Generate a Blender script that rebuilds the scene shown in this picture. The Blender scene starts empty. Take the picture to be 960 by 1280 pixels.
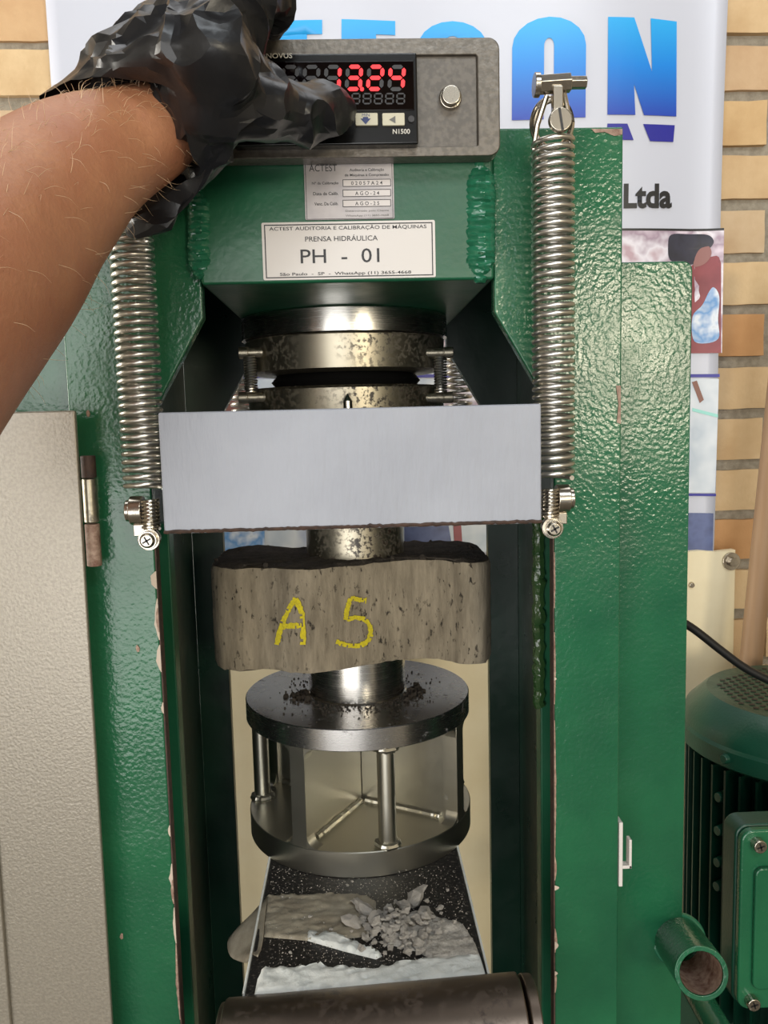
import bpy, bmesh, math, random
from math import sin, cos, pi, radians, sqrt, tan
from mathutils import Vector, Matrix, noise
random.seed(7)
S = bpy.context.scene
COL = S.collection
CZ = 1.30                                   # camera height above the floor

# ------------------------------------------------------------------ camera
FPX = 1050.0
cam_d = bpy.data.cameras.new('camera'); cam = bpy.data.objects.new('camera', cam_d); COL.objects.link(cam)
ROT = Matrix.Rotation(-radians(1.9), 3, 'Z') @ Matrix.Rotation(pi/2 - radians(6.3), 3, 'X') @ Matrix.Rotation(-radians(1.4), 3, 'Z')
cam.matrix_world = Matrix.Translation((0, 0, CZ)) @ ROT.to_4x4()
cam_d.sensor_fit = 'VERTICAL'; cam_d.sensor_height = 24.0; cam_d.lens = 24.0 * FPX / 1280.0
cam_d.clip_start = 0.02; cam_d.clip_end = 60
S.camera = cam

# ------------------------------------------------------------------ world, lights, exposure
w = bpy.data.worlds.new('sky'); S.world = w; w.use_nodes = True
bg = w.node_tree.nodes['Background']; bg.inputs[0].default_value = (0.80, 0.90, 1.0, 1); bg.inputs[1].default_value = 0.25

def area(name, loc, target, sx, sy, power, color):
    l = bpy.data.lights.new(name, 'AREA'); l.shape = 'RECTANGLE'; l.size = sx; l.size_y = sy; l.energy = power; l.color = color
    o = bpy.data.objects.new(name, l); COL.objects.link(o); o.location = loc
    o.rotation_euler = (Vector(target) - Vector(loc)).to_track_quat('-Z', 'Y').to_euler()
    return o
area('daylight_through_gate', (-0.9, -2.6, 1.14), (0.0, 0.6, 1.14), 2.4, 2.2, 86, (1.0, 0.985, 0.96))
area('added_side_fill', (-1.82, 0.86, 1.25), (0.2, 0.98, 1.0), 0.35, 1.5, 34, (1.0, 0.96, 0.88))  # added fill from the left to brighten the cream board, no known door
area('daylight_through_front_window', (1.20, -2.55, 1.60), (0.2, 0.5, 1.33), 0.50, 0.50, 30, (1.0, 0.89, 0.68))
area('added_high_fill', (0.25, -1.0, 2.68), (0.0, 0.5, 1.05), 0.9, 0.6, 25, (0.88, 0.95, 1.0))  # added fill from high in front to brighten the table, no known skylight
area('roof_light', (0.0, 0.70, 2.62), (0.0, 0.92, 0.9), 1.6, 0.5, 9, (0.97, 0.98, 1.0))

vs = S.view_settings
S.display_settings.display_device = 'sRGB'
vs.view_transform = 'Standard'; vs.look = 'None'; vs.gamma = 1.0; vs.use_curve_mapping = False; vs.exposure = 0.0

# ------------------------------------------------------------------ measuring helpers
def P(px, py, Y):                           # photo pixel -> point on the plane y = Y
    d = ROT @ Vector(((px-480)/FPX, -(py-640)/FPX, -1)); d *= Y/d.y
    return Vector((d.x, Y, d.z + CZ))
def Pd(px, py, d):                          # photo pixel -> point at distance d along the lens axis
    v = ROT @ (Vector(((px-480)/FPX, -(py-640)/FPX, -1)) * d)
    return Vector((v.x, v.y, v.z + CZ))

# ------------------------------------------------------------------ materials
def srgb(h):
    if isinstance(h, str):
        h = [int(h[i:i+2], 16)/255 for i in (0, 2, 4)]
        h = [c/12.92 if c <= .04045 else ((c+.055)/1.055)**2.4 for c in h]
    return (h[0], h[1], h[2], 1)
class NB:
    def __init__(s, name):
        s.m = bpy.data.materials.new(name); s.m.use_nodes = True; s.t = s.m.node_tree; s.n = s.t.nodes
        s.b = s.n['Principled BSDF']; s.tc = s.n.new('ShaderNodeTexCoord')
    def add(s, typ, **kw):
        x = s.n.new(typ)
        for k, v in kw.items():
            if k in x.inputs: x.inputs[k].default_value = v
            else: setattr(x, k, v)
        return x
    def link(s, a, b): s.t.links.new(a, b)
    def noise(s, scale, detail=4, rough=.5, stretch=None):
        x = s.add('ShaderNodeTexNoise', Scale=scale, Detail=detail, Roughness=rough)
        src = s.tc.outputs['Object']
        if stretch:
            mp = s.add('ShaderNodeMapping'); mp.inputs['Scale'].default_value = stretch; s.link(src, mp.inputs[0]); src = mp.outputs[0]
        s.link(src, x.inputs['Vector']); return x.outputs['Fac']
    def ramp(s, fac, a, b, ca=(0,0,0,1), cb=(1,1,1,1)):
        r = s.add('ShaderNodeValToRGB'); r.color_ramp.elements[0].position = a; r.color_ramp.elements[1].position = b
        r.color_ramp.elements[0].color = ca; r.color_ramp.elements[1].color = cb; s.link(fac, r.inputs[0]); return r.outputs[0]
    def mix(s, fac, a, b):
        x = s.add('ShaderNodeMix', data_type='RGBA')
        if fac is not None: s.link(fac, x.inputs[0])
        for v, i in ((a, 6), (b, 7)):
            if isinstance(v, tuple): x.inputs[i].default_value = v
            else: s.link(v, x.inputs[i])
        return x.outputs[2]
    def bump(s, h, strength, dist=.001):
        x = s.add('ShaderNodeBump', Strength=strength, Distance=dist); s.link(h, x.inputs['Height'])
        prev = s.b.inputs['Normal'].links
        if prev: s.link(prev[0].from_socket, x.inputs['Normal'])
        s.link(x.outputs[0], s.b.inputs['Normal'])
    def col(s, c):
        if isinstance(c, tuple): s.b.inputs['Base Color'].default_value = c
        else: s.link(c, s.b.inputs['Base Color'])
    def put(s, **kw):
        for k, v in kw.items():
            i = s.b.inputs[k.replace('_', ' ')]
            if isinstance(v, (int, float, tuple)): i.default_value = v
            else: s.link(v, i)

def plain(name, c, rough=.5, metal=0., **kw):
    n = NB(name); n.col(srgb(c)); n.put(Roughness=rough, Metallic=metal, **kw); return n.m
def enamel(name, c, c2, rough=.3, peel=420, pstr=.35, pd=.0006):
    n = NB(name); big = n.noise(9, 5, .6)
    n.col(n.mix(n.ramp(big, .35, .72), srgb(c), srgb(c2)))
    spots = n.ramp(n.noise(900, 1), .74, .78)
    n.put(Roughness=n.ramp(n.noise(30, 4), .2, .9, (rough-.06,)*3+(1,), (rough+.12,)*3+(1,)))
    n.b.inputs['Specular IOR Level'].default_value = .5
    n.bump(n.noise(peel, 2, .45), pstr, pd); return n.m
M = {}
M['green'] = enamel('green_enamel', '22603f', '194c34', .18, 380, .5, .0006)
M['green_dark_shaded'] = enamel('dark_shaded_green', '072c1f', '041f16', .30, 120, .35)  # darker copy of the green: shade of press interior and motor fins in the colour
M['green_beam'] = enamel('beam_enamel', '195a3c', '124630', .34, 260, .3)
M['green_motor'] = enamel('motor_enamel', '12402f', '0e3326', .33, 380, .25)
M['weld'] = enamel('weld_enamel', '28684d', '1b563c', .13, 200, .35, .0008)
def steel(name, c, rough, stretch=(1,1,60), rust=None, rs=260, lo=.52, hi=.6, big=14):
    n = NB(name); base = srgb(c)
    if rust:
        m1 = n.ramp(n.noise(rs, 5, .65), lo, hi); m2 = n.ramp(n.noise(big, 3, .5), .42, .62)
        mm = n.add('ShaderNodeMath', operation='MULTIPLY'); n.link(m1, mm.inputs[0]); n.link(m2, mm.inputs[1])
        n.col(n.mix(mm.outputs[0], base, srgb(rust)))
        inv = n.add('ShaderNodeMath', operation='SUBTRACT'); inv.inputs[0].default_value = 1; n.link(mm.outputs[0], inv.inputs[1])
        n.put(Metallic=inv.outputs[0])
    else: n.col(base); n.put(Metallic=1.)
    st = n.noise(45, 4, .6, stretch)
    q_ = .015 if rust else .06
    n.put(Roughness=n.ramp(st, .3, .75, (rough-q_,)*3+(1,), (rough+q_,)*3+(1,)))
    if not rust: n.bump(st, .05, .0003)
    return n.m
M['steel'] = steel('turned_steel', 'c4c1bb', .25)
M['steel_disc'] = steel('disc_steel', 'b4b2b0', .27, (2,2,30), '2d2521', 110, .60, .72, 9)
M['steel_rust'] = steel('pitted_steel', 'a39c8b', .38, (1,1,8), '2a2018', 300, .50, .58, 16)
M['steel_cage'] = steel('cage_steel', 'bdb9ac', .33, (1,1,4), '4a4238', 150, .66, .80, 16)
M['spring'] = steel('spring_steel', 'ccc8c0', .33, (30,30,2), '4a4238', 300, .6, .7, 60)
M['nickel'] = steel('nickel_plate', 'b5ada0', .24, (1,1,1), '55483a', 400, .6, .7, 60)
M['roller'] = steel('browned_steel', '75695f', .42, (1,8,8), '2b211c', 160, .5, .62, 30)
def tray_mat():
    n = NB('grey_blue_paint'); n.col(n.mix(n.ramp(n.noise(14, 5, .6), .35, .7), srgb('979aa3'), srgb('8c8f98')))
    sc = n.ramp(n.noise(70, 3, .6, (1, 1, .06)), .66, .8)
    n.put(Roughness=.48); n.bump(n.noise(75, 4, .6, (1.6, 1, .35)), .6, .0016); n.bump(sc, .35, .0004)
    return n.m
M['tray'] = tray_mat()
def hammer(name, c, c2, rough=.38, sc=330, metal=.35, bs=.4):
    n = NB(name); n.col(n.mix(n.ramp(n.noise(sc, 2), .4, .6), srgb(c), srgb(c2))); n.put(Roughness=rough, Metallic=metal)
    n.bump(n.noise(sc*1.2, 2, .5), bs, .0005); return n.m
M['hammer_grey'] = hammer('grey_hammertone', '6b645b', '5c564e', .36)
M['hammer_inner'] = hammer('dark_hammertone', '5f5952', '524d47', .45)
M['door'] = hammer('beige_grey_hammertone', '8f887b', '867f73', .32, 520, .3)
def brick_mat():
    n = NB('clay_brick'); oi = n.add('ShaderNodeObjectInfo')
    r = n.add('ShaderNodeValToRGB'); e = r.color_ramp.elements
    e[0].position = 0; e[0].color = srgb('d2b68c'); e[1].position = 1; e[1].color = srgb('b5713f')
    for p_, c_ in ((.2,'ceb088'),(.4,'d8bd93'),(.6,'c8a37a'),(.75,'c8b193'),(.93,'cfae80'),(.97,'bd8350')): x = e.new(p_); x.color = srgb(c_)
    n.link(oi.outputs['Random'], r.inputs[0])
    g = n.mix(n.ramp(n.noise(22, 5, .6), .35, .75), (1,1,1,1), (.78,.70,.62,1))
    mm = n.add('ShaderNodeMix', data_type='RGBA', blend_type='MULTIPLY'); mm.inputs[0].default_value = .8
    n.link(r.outputs[0], mm.inputs[6]); n.link(g, mm.inputs[7]); n.col(mm.outputs[2])
    n.put(Roughness=.85); n.bump(n.noise(90, 6, .65), .5, .002); return n.m
M['brick'] = brick_mat()
def rough_mat(name, c, c2, sc, bs, bd=.003, rough=.95):
    n = NB(name); n.col(n.mix(n.ramp(n.noise(sc, 6, .65), .35, .65), srgb(c), srgb(c2))); n.put(Roughness=rough)
    n.bump(n.noise(sc*1.3, 6, .7), bs, bd); return n.m
M['mortar'] = rough_mat('mortar', 'a39a8a', '8a8172', 120, .8)
M['plaster'] = rough_mat('wall_plaster', 'b9b09e', 'a89f8c', 12, .3)
M['floor'] = rough_mat('concrete_floor', '6b665e', '57524b', 14, .4)
M['roof'] = rough_mat('dark_roof', '4b463e', '3a362f', 9, .3)
def concrete():
    n = NB('paver_concrete'); a = n.mix(n.ramp(n.noise(60, 6, .7, (1.6,1.6,.28)), .32, .7), srgb('948975'), srgb('5f5647'))
    pits = n.ramp(n.noise(230, 4, .62, (1.25,1.25,.6)), .60, .68)
    zone = n.ramp(n.noise(22, 2, .5), .4, .55)
    mm = n.add('ShaderNodeMath', operation='MULTIPLY'); n.link(pits, mm.inputs[0]); n.link(zone, mm.inputs[1])
    n.col(n.mix(mm.outputs[0], a, srgb('2f2a22'))); n.put(Roughness=.9)
    n.bump(n.noise(150, 5, .7, (1.4,1.4,.3)), .7, .0012)
    inv = n.add('ShaderNodeMath', operation='SUBTRACT'); inv.inputs[0].default_value = 1; n.link(mm.outputs[0], inv.inputs[1])
    n.bump(inv.outputs[0], .8, .0015); return n.m
M['concrete'] = concrete()
M['concrete_top'] = rough_mat('broken_concrete', '4a4239', '332d26', 140, 1., .004)
M['crumb'] = rough_mat('crumb', 'e0d9cf', 'b5ada3', 300, .8, .002)
M['dust'] = rough_mat('dust', 'd2cbc1', 'a39c92', 300, .8, .002)
M['chalk'] = rough_mat('yellow_chalk', 'd0c020', 'b3a428', 500, .8, .001)
M['white_paste'] = rough_mat('white_paste', 'efefe9', 'dde0dc', 60, .5, .002, .6)
M['grey_sheet'] = rough_mat('stained_sheet', 'a89f8c', '857b6a', 45, .5, .002, .6)
M['black_plate'] = NB('blackened_plate'); n = M['black_plate']; n.col(n.mix(n.ramp(n.noise(420, 5, .7), .56, .66), srgb('1d1b1a'), srgb('6d665d'))); n.put(Roughness=.5); n.bump(n.noise(300, 4), .5, .001); M['black_plate'] = n.m
M['board'] = rough_mat('cream_board', 'efe2c0', 'e6d6b0', 7, .12, .001, .6)
M['wood'] = NB('handle_wood'); n = M['wood']; n.col(n.mix(n.ramp(n.noise(40, 5, .6, (1,1,.08)), .3, .75), srgb('957655'), srgb('765a40'))); n.put(Roughness=.6); M['wood'] = n.m
M['black'] = plain('black_plastic', '08080a', .22)
M['bezel'] = plain('black_bezel', '070708', .2)
M['lens'] = plain('display_lens', '060102', .08)
M['rubber'] = plain('black_rubber', '0c0c0d', .45)
M['seg_off'] = plain('unlit_segment', '1d1a1b', .5)
n = NB('lit_segment'); n.col((.25,.01,.01,1)); n.put(Emission_Color=(1,.012,.022,1), Emission_Strength=1.5); M['seg_on'] = n.m
M['button'] = plain('ivory_button', 'b9b39c', .45)
M['navy'] = plain('navy_ink', '1b2c62', .5)
M['grey_ink'] = plain('grey_ink', '5c5a55', .5)
M['ink'] = plain('black_ink', '17161a', .5)
M['silver_print'] = plain('silver_ink', 'bdb8ad', .4)
M['label_white'] = plain('label_vinyl', 'c9c3be', .35)
n = NB('foil_label'); n.col(n.mix(n.ramp(n.noise(60, 4), .35, .7), srgb('a59f9d'), srgb('8d8889'))); n.put(Roughness=.35, Metallic=.35); M['foil'] = n.m
M['label_field'] = plain('label_field', 'c4bcb8', .4)
M['primer'] = rough_mat('bare_primer', 'a8917f', '6b4a3c', 160, .6, .001, .7)
M['chip_light'] = plain('pale_primer', 'b7a897', .7)
M['edge_rust'] = rough_mat('rusty_edge', '4b3529', '2d211b', 200, .6, .001, .7)
M['yellow_green'] = enamel('thick_drip_enamel', '33502a', '1c3a22', .12, 160, .6, .002)
n = NB('banner_vinyl'); n.col(srgb('c3c5d0')); n.put(Roughness=.38); n.bump(n.noise(8, 2), .1, .003); M['banner'] = n.m
def grad_mat():
    n = NB('letter_print'); g = n.add('ShaderNodeNewGeometry'); s = n.add('ShaderNodeSeparateXYZ'); n.link(g.outputs['Position'], s.inputs[0])
    mr = n.add('ShaderNodeMapRange'); z0, z1 = P(800, 150, 1.03).z, P(800, 25, 1.03).z
    mr.inputs['From Min'].default_value = z0; mr.inputs['From Max'].default_value = z1; n.link(s.outputs[2], mr.inputs[0])
    r = n.add('ShaderNodeValToRGB'); e = r.color_ramp.elements
    e[0].position = 0; e[0].color = srgb('1c3fa8'); e[1].position = 1; e[1].color = srgb('2aa8e6'); x = e.new(.5); x.color = srgb('0b7fd6')
    n.link(mr.outputs[0], r.inputs[0]); n.col(r.outputs[0]); n.put(Roughness=.4); return n.m
M['letter'] = grad_mat()
M['print_navy'] = plain('navy_print', '20208c', .4)
M['print_black'] = plain('black_print', '101014', .4)
def photo_print(name, cols, sc):
    n = NB(name); v = n.add('ShaderNodeTexNoise', Scale=sc, Detail=3); n.link(n.tc.outputs['Object'], v.inputs['Vector'])
    r = n.add('ShaderNodeValToRGB'); e = r.color_ramp.elements
    e[0].position = .3; e[0].color = srgb(cols[0]); e[1].position = .7; e[1].color = srgb(cols[-1])
    for i, c in enumerate(cols[1:-1]): x = e.new(.3+.4*(i+1)/(len(cols)-1)); x.color = srgb(c)
    n.link(v.outputs['Fac'], r.inputs[0]); n.col(r.outputs[0]); n.put(Roughness=.4); return n.m
M['photo_light'] = photo_print('pale_photo_print', ['c9ced8', 'b4bfca', 'd5dadf', 'aab4c8'], 14)
M['photo_pink'] = photo_print('curtain_photo_print', ['d6c6d2', 'a08a9a', 'e2dce4', 'b79aa4'], 30)
M['photo_red'] = photo_print('shirt_photo_print', ['6c2430', '8a3a42', '4e1c28'], 18)
M['photo_hair'] = photo_print('hair_photo_print', ['1c1c26', '2c2c3e', '15151c'], 30)
M['photo_skin'] = plain('skin_photo_print', '8e5f5c', .4)
M['photo_blue'] = photo_print('blue_photo_print', ['bcc8d6', '5d8fc4', 'd8dee6', '8095b0'], 34)
M['photo_indigo'] = photo_print('indigo_photo_print', ['3c4568', '5a6690', '2a304c'], 22)
M['print_teal'] = plain('teal_print', '8fd0c6', .4)
M['print_orange'] = plain('brown_print', '7a4a3e', .4)
def skin():
    n = NB('skin'); a = n.mix(n.ramp(n.noise(28, 4, .6), .3, .7), srgb('b07c58'), srgb('985f45'))
    a = n.mix(n.ramp(n.noise(420, 3, .6), .35, .8), a, srgb('a06c4e'))
    n.col(a); n.put(Roughness=.5, Subsurface_Weight=.06, Subsurface_Radius=(.012,.004,.002), Subsurface_Scale=.3)
    n.bump(n.noise(520, 4, .65), .55, .0005); n.bump(n.noise(60, 3, .6), .3, .0015); return n.m
M['skin'] = skin()
M['hair'] = plain('blond_hair', 'c9ab88', .4)
n = NB('black_glove_plastic'); n.col(srgb('19191b')); n.put(Roughness=.33, Specular_IOR_Level=.36)
rn = n.add('ShaderNodeTexNoise', noise_type='RIDGED_MULTIFRACTAL', Scale=34, Detail=3, Roughness=.5, Distortion=.6); mp = n.add('ShaderNodeMapping'); mp.inputs['Scale'].default_value = (.5,1,1.3); n.link(n.tc.outputs['Object'], mp.inputs[0]); n.link(mp.outputs[0], rn.inputs['Vector'])
n.bump(rn.outputs['Fac'], .22, .0015); n.bump(n.noise(600, 2), .12, .0004)
M['glove'] = n.m

# ------------------------------------------------------------------ mesh helpers
def box(bm, x0, x1, y0, y1, z0, z1):
    v = [bm.verts.new((x, y, z)) for x in (x0, x1) for y in (y0, y1) for z in (z0, z1)]
    for f in ((0,1,3,2),(4,6,7,5),(0,4,5,1),(2,3,7,6),(0,2,6,4),(1,5,7,3)): bm.faces.new([v[i] for i in f])
def prism(bm, pts, y0, y1):                 # polygon in x/z swept along y
    a = [bm.verts.new((p[0], y0, p[1])) for p in pts]; b = [bm.verts.new((p[0], y1, p[1])) for p in pts]
    k = len(pts); bm.faces.new(a); bm.faces.new(b[::-1])
    for i in range(k): bm.faces.new((a[i], b[i], b[(i+1)%k], a[(i+1)%k]))
def basis(d):
    d = Vector(d).normalized(); u = d.cross(Vector((0,0,1)) if abs(d.z) < .9 else Vector((1,0,0))).normalized(); return u, d.cross(u).normalized()
def rings(bm, rows, cap=True):
    R_ = [[bm.verts.new(p) for p in r] for r in rows]; k = len(R_[0])
    for a, b in zip(R_, R_[1:]):
        for i in range(k): bm.faces.new((a[i], a[(i+1)%k], b[(i+1)%k], b[i]))
    if cap: bm.faces.new(R_[0][::-1]); bm.faces.new(R_[-1])
def cyl(bm, p0, p1, r, n=24, r1=None):
    p0, p1 = Vector(p0), Vector(p1); u, v = basis(p1-p0); r1 = r if r1 is None else r1
    rings(bm, [[p + (u*cos(2*pi*i/n) + v*sin(2*pi*i/n))*q for i in range(n)] for p, q in ((p0, r), (p1, r1))])
def lathe(bm, c, prof, n=64):               # prof: (radius, z) around the vertical through c, closed caps
    rings(bm, [[Vector((c[0]+r*cos(2*pi*i/n), c[1]+r*sin(2*pi*i/n), z)) for i in range(n)] for r, z in prof])
def ring_solid(bm, c, ro, ri, z0, z1, n=64):
    rows = [[bm.verts.new((c[0]+r*cos(2*pi*i/n), c[1]+r*sin(2*pi*i/n), z)) for i in range(n)] for r, z in ((ro,z0),(ro,z1),(ri,z1),(ri,z0))]
    for j in range(4):
        a, b = rows[j], rows[(j+1)%4]
        for i in range(n): bm.faces.new((a[i], a[(i+1)%n], b[(i+1)%n], b[i]))
def tube(bm, pts, r, n=8, cap=True):
    pts = [Vector(p) for p in pts]; rows = []; u = None
    for i, p in enumerate(pts):
        t = (pts[min(i+1, len(pts)-1)] - pts[max(i-1, 0)]).normalized()
        if u is None: u, _ = basis(t)
        u = (u - t*u.dot(t)).normalized(); v = t.cross(u); q = r[i] if isinstance(r, (list, tuple)) else r
        rows.append([p + (u*cos(2*pi*k/n) + v*sin(2*pi*k/n))*q for k in range(n)])
    rings(bm, rows, cap)
def crv(pts, n=8):                          # Catmull-Rom through points
    pts = [Vector(p) for p in pts]; P_ = [2*pts[0]-pts[1]] + pts + [2*pts[-1]-pts[-2]]; out = []
    for i in range(len(pts)-1):
        a, b, c, d = P_[i:i+4]
        for k in range(n):
            t = k/n; out.append(.5*((2*b)+(c-a)*t+(2*a-5*b+4*c-d)*t*t+(3*b-a-3*c+d)*t**3))
    return out + [pts[-1]]
def helix(c, r, z0, z1, turns, n=20, lean=0):
    k = int(turns*n); return [Vector((c[0]+r*cos(2*pi*i/n)+lean*i/k, c[1]+r*sin(2*pi*i/n), z0+(z1-z0)*i/k)) for i in range(k+1)]

WL = {}
def mk(name, bm, mat, parent=None, bevel=0, smooth=40, kind=None, origin=None):
    me = bpy.data.meshes.new(name)
    bmesh.ops.recalc_face_normals(bm, faces=bm.faces)
    for f in bm.faces: f.smooth = True
    vs_ = [v.co for v in bm.verts]
    if origin is None:
        lo = [min(v[i] for v in vs_) for i in range(3)]; hi = [max(v[i] for v in vs_) for i in range(3)]
        origin = Vector(((lo[0]+hi[0])/2, (lo[1]+hi[1])/2, lo[2]))
    origin = Vector(origin); bmesh.ops.translate(bm, verts=bm.verts, vec=-origin)
    bm.to_mesh(me); bm.free()
    me.set_sharp_from_angle(angle=radians(smooth))
    o = bpy.data.objects.new(name, me); COL.objects.link(o); WL[o.name] = origin
    if parent: o.parent = parent; o.location = origin - WL[parent.name]
    else: o.location = origin
    me.materials.append(M[mat])
    if bevel:
        b = o.modifiers.new('bevel', 'BEVEL'); b.width = bevel; b.segments = 2; b.limit_method = 'ANGLE'; b.angle_limit = radians(40); b.harden_normals = True
    if kind: o['kind'] = kind
    return o
def B(): return bmesh.new()
def thing(name, loc, label, cat, group=None):
    o = bpy.data.objects.new(name, None); COL.objects.link(o); o.location = loc; o.empty_display_size = .02; WL[o.name] = Vector(loc)
    return tag(o, label, cat, group)
def tag(o, label, cat=None, group=None, kind=None):
    o['label'] = label
    if cat: o['category'] = cat
    if group: o['group'] = group
    if kind: o['kind'] = kind
    return o
def mbox(name, mat, parent, x0, x1, y0, y1, z0, z1, bevel=.001, **kw):
    bm = B(); box(bm, x0, x1, y0, y1, z0, z1); return mk(name, bm, mat, parent, bevel, **kw)
def text(name, s, x0, x1, z0, z1, Y, mat, parent, depth=.00015, bold=0):   # flat print fitted to a rectangle facing -Y
    c = bpy.data.curves.new(name, 'FONT'); c.body = s; c.size = 1; c.extrude = 0; c.offset = bold; c.resolution_u = 3
    t = bpy.data.objects.new(name, c); COL.objects.link(t); dg = bpy.context.evaluated_depsgraph_get(); dg.update()
    me = bpy.data.meshes.new_from_object(t.evaluated_get(dg)); bpy.data.objects.remove(t); bpy.data.curves.remove(c)
    xs = [v.co.x for v in me.vertices]; ys = [v.co.y for v in me.vertices]
    lx, hx, ly, hy = min(xs), max(xs), min(ys), max(ys)
    me.transform(Matrix(((1,0,0,0),(0,0,1,0),(0,1,0,0),(0,0,0,1))))
    for v in me.vertices:
        v.co = Vector((x0+(v.co.x-lx)/(hx-lx)*(x1-x0), Y, z0+(v.co.z-ly)/(hy-ly)*(z1-z0)))
    org = Vector(((x0+x1)/2, Y, z0)); me.transform(Matrix.Translation(-org))
    o = bpy.data.objects.new(name, me); COL.objects.link(o); WL[o.name] = org
    o.parent = parent; o.location = org - WL[parent.name]
    me.materials.clear(); me.materials.append(M[mat]); return o

# ================================================================== THE SETTING
YW = 1.05
bm = B(); box(bm, -1.9, 1.9, -2.8, 1.35, -.05, 0); o = mk('floor', bm, 'floor', kind='structure')
bm = B(); box(bm, -1.9, 1.9, -2.8, 1.35, 2.75, 2.85); mk('ceiling', bm, 'roof', kind='structure')
bm = B(); box(bm, -1.9, 1.9, -2.9, -2.8, 2.45, 2.75); mk('wall_front', bm, 'plaster', kind='structure')
bm = B(); box(bm, -2.0, -1.9, -2.8, 1.35, 0, 2.75); mk('wall_left', bm, 'plaster', kind='structure')
bm = B(); box(bm, 1.9, 2.0, -2.8, 1.35, 0, 2.75); mk('wall_right', bm, 'plaster', kind='structure')
bm = B(); box(bm, -1.9, 1.9, YW-.004, 1.35, 0, 2.75); wall = mk('wall_back', bm, 'mortar', kind='structure')
pitch = .0635; zb0 = P(935, 115, YW).z; bh = .0505; bl = .225
meshes = []
for k in range(5):
    bm = B(); nx, nz = 10, 4
    L, H, D = bl/2, bh, .012
    g = [[bm.verts.new((-L+2*L*i/nx, (-D if (0 < i < nx and 0 < j < nz) else -D+.0012) + random.uniform(-.0008,.0008), H*j/nz + (random.uniform(-.0007,.0007) if j in (0,nz) else 0))) for j in range(nz+1)] for i in range(nx+1)]
    for i in range(nx):
        for j in range(nz): bm.faces.new((g[i][j], g[i+1][j], g[i+1][j+1], g[i][j+1]))
    edge = [g[i][0] for i in range(nx+1)] + [g[nx][j] for j in range(1, nz+1)] + [g[i][nz] for i in range(nx-1, -1, -1)] + [g[0][j] for j in range(nz-1, 0, -1)]
    back = [bm.verts.new((v.co.x, .012, v.co.z)) for v in edge]; m_ = len(edge)
    for i in range(m_): bm.faces.new((edge[i], back[i], back[(i+1)%m_], edge[(i+1)%m_]))
    me = bpy.data.meshes.new('brick'); bmesh.ops.recalc_face_normals(bm, faces=bm.faces)
    for f in bm.faces: f.smooth = True
    bm.to_mesh(me); bm.free(); me.set_sharp_from_angle(angle=radians(50)); me.materials.append(M['brick']); meshes.append(me)
row0 = -19
jx = P(953, 548, YW).x
for r in range(row0, 9):
    z = zb0 + r*pitch
    off = jx + (bl+.013)*.5 if (r+7) % 2 == 0 else jx
    for c in range(-5, 4):
        x = off + c*(bl+.013) + random.uniform(-.004, .004)
        if abs(x) > 1.15: continue
        o = bpy.data.objects.new('brick', random.choice(meshes)); COL.objects.link(o); o.parent = wall
        o.location = Vector((x, YW + random.uniform(-.002,.002), z + random.uniform(-.0015,.0015))) - WL[wall.name]
        if random.random() < .5: o.rotation_euler.y = 0
# baseboard-like concrete ledge showing behind the board
# ------------------------------------------------------------------ banner
YB = 1.020
def ban_y(x, z): return YB + .006*sin(x*19+z*3) + .003*sin(x*7-z*9) - .010*max(0, (x-.40)/.05)**2
def ban_grid(name, pts_fn, nx, nz, mat, parent, off=0.0, **kw):
    bm = B(); g = []
    for i in range(nx+1):
        g.append([])
        for j in range(nz+1):
            x, z = pts_fn(i/nx, j/nz); g[i].append(bm.verts.new((x, ban_y(x, z)-off, z)))
    for i in range(nx):
        for j in range(nz): bm.faces.new((g[i][j], g[i+1][j], g[i+1][j+1], g[i][j+1]))
    return mk(name, bm, mat, parent, smooth=60, **kw)
bl_, br0, br1 = P(62, 60, YB).x, P(909, 20, YB).x, P(887, 680, YB).x
zt, zbm = P(480, -90, YB).z, P(800, 691, YB).z
banner = thing('banner', (0, YB, zbm), 'white vinyl banner with blue gradient letters hanging on the brick wall', 'banner')
def bf(u, v):
    z = zbm + (zt-zbm)*v; xr = br1 + (br0-br1)*v; return (bl_ + (xr-bl_)*u, z)
sh = ban_grid('vinyl_sheet', bf, 60, 60, 'banner', banner)
sm = sh.modifiers.new('solid', 'SOLIDIFY'); sm.thickness = .0008; sm.offset = 1
from mathutils.geometry import tessellate_polygon
def dedupe(q):
    o = []
    for p in q:
        if not o or (abs(p[0]-o[-1][0])+abs(p[1]-o[-1][1])) > .3: o.append(p)
    if abs(o[0][0]-o[-1][0])+abs(o[0][1]-o[-1][1]) < .3: o.pop()
    return o
def ban_poly(name, pix, mat, off=.0012):    # flat print outlined by photo pixels, cut into strips so that it follows the sheet
    bm = B(); pts = [P(x, y, YB) for x, y in dedupe(pix)]
    vv = [bm.verts.new((p.x, 0, p.z)) for p in pts]
    for t in tessellate_polygon([[Vector((p.x, p.z, 0)) for p in pts]]): bm.faces.new([vv[i] for i in t])
    xs = [p.x for p in pts]; zs = [p.z for p in pts]
    for lo, hi, ax in ((min(xs), max(xs), 0), (min(zs), max(zs), 2)):
        k = int((hi-lo)/.02)+1
        for i in range(1, k):
            co = [0,0,0]; no = [0,0,0]; co[ax] = lo+(hi-lo)*i/k; no[ax] = 1
            bmesh.ops.bisect_plane(bm, geom=bm.verts[:]+bm.edges[:]+bm.faces[:], plane_co=co, plane_no=no)
    for v in bm.verts: v.co.y = ban_y(v.co.x, v.co.z) - off
    return mk(name, bm, mat, banner, smooth=180)
def arc(cx, cy, rx, ry, a0, a1, n=10): return [(cx+rx*cos(radians(a0+(a1-a0)*i/n)), cy-ry*sin(radians(a0+(a1-a0)*i/n))) for i in range(n+1)]
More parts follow.
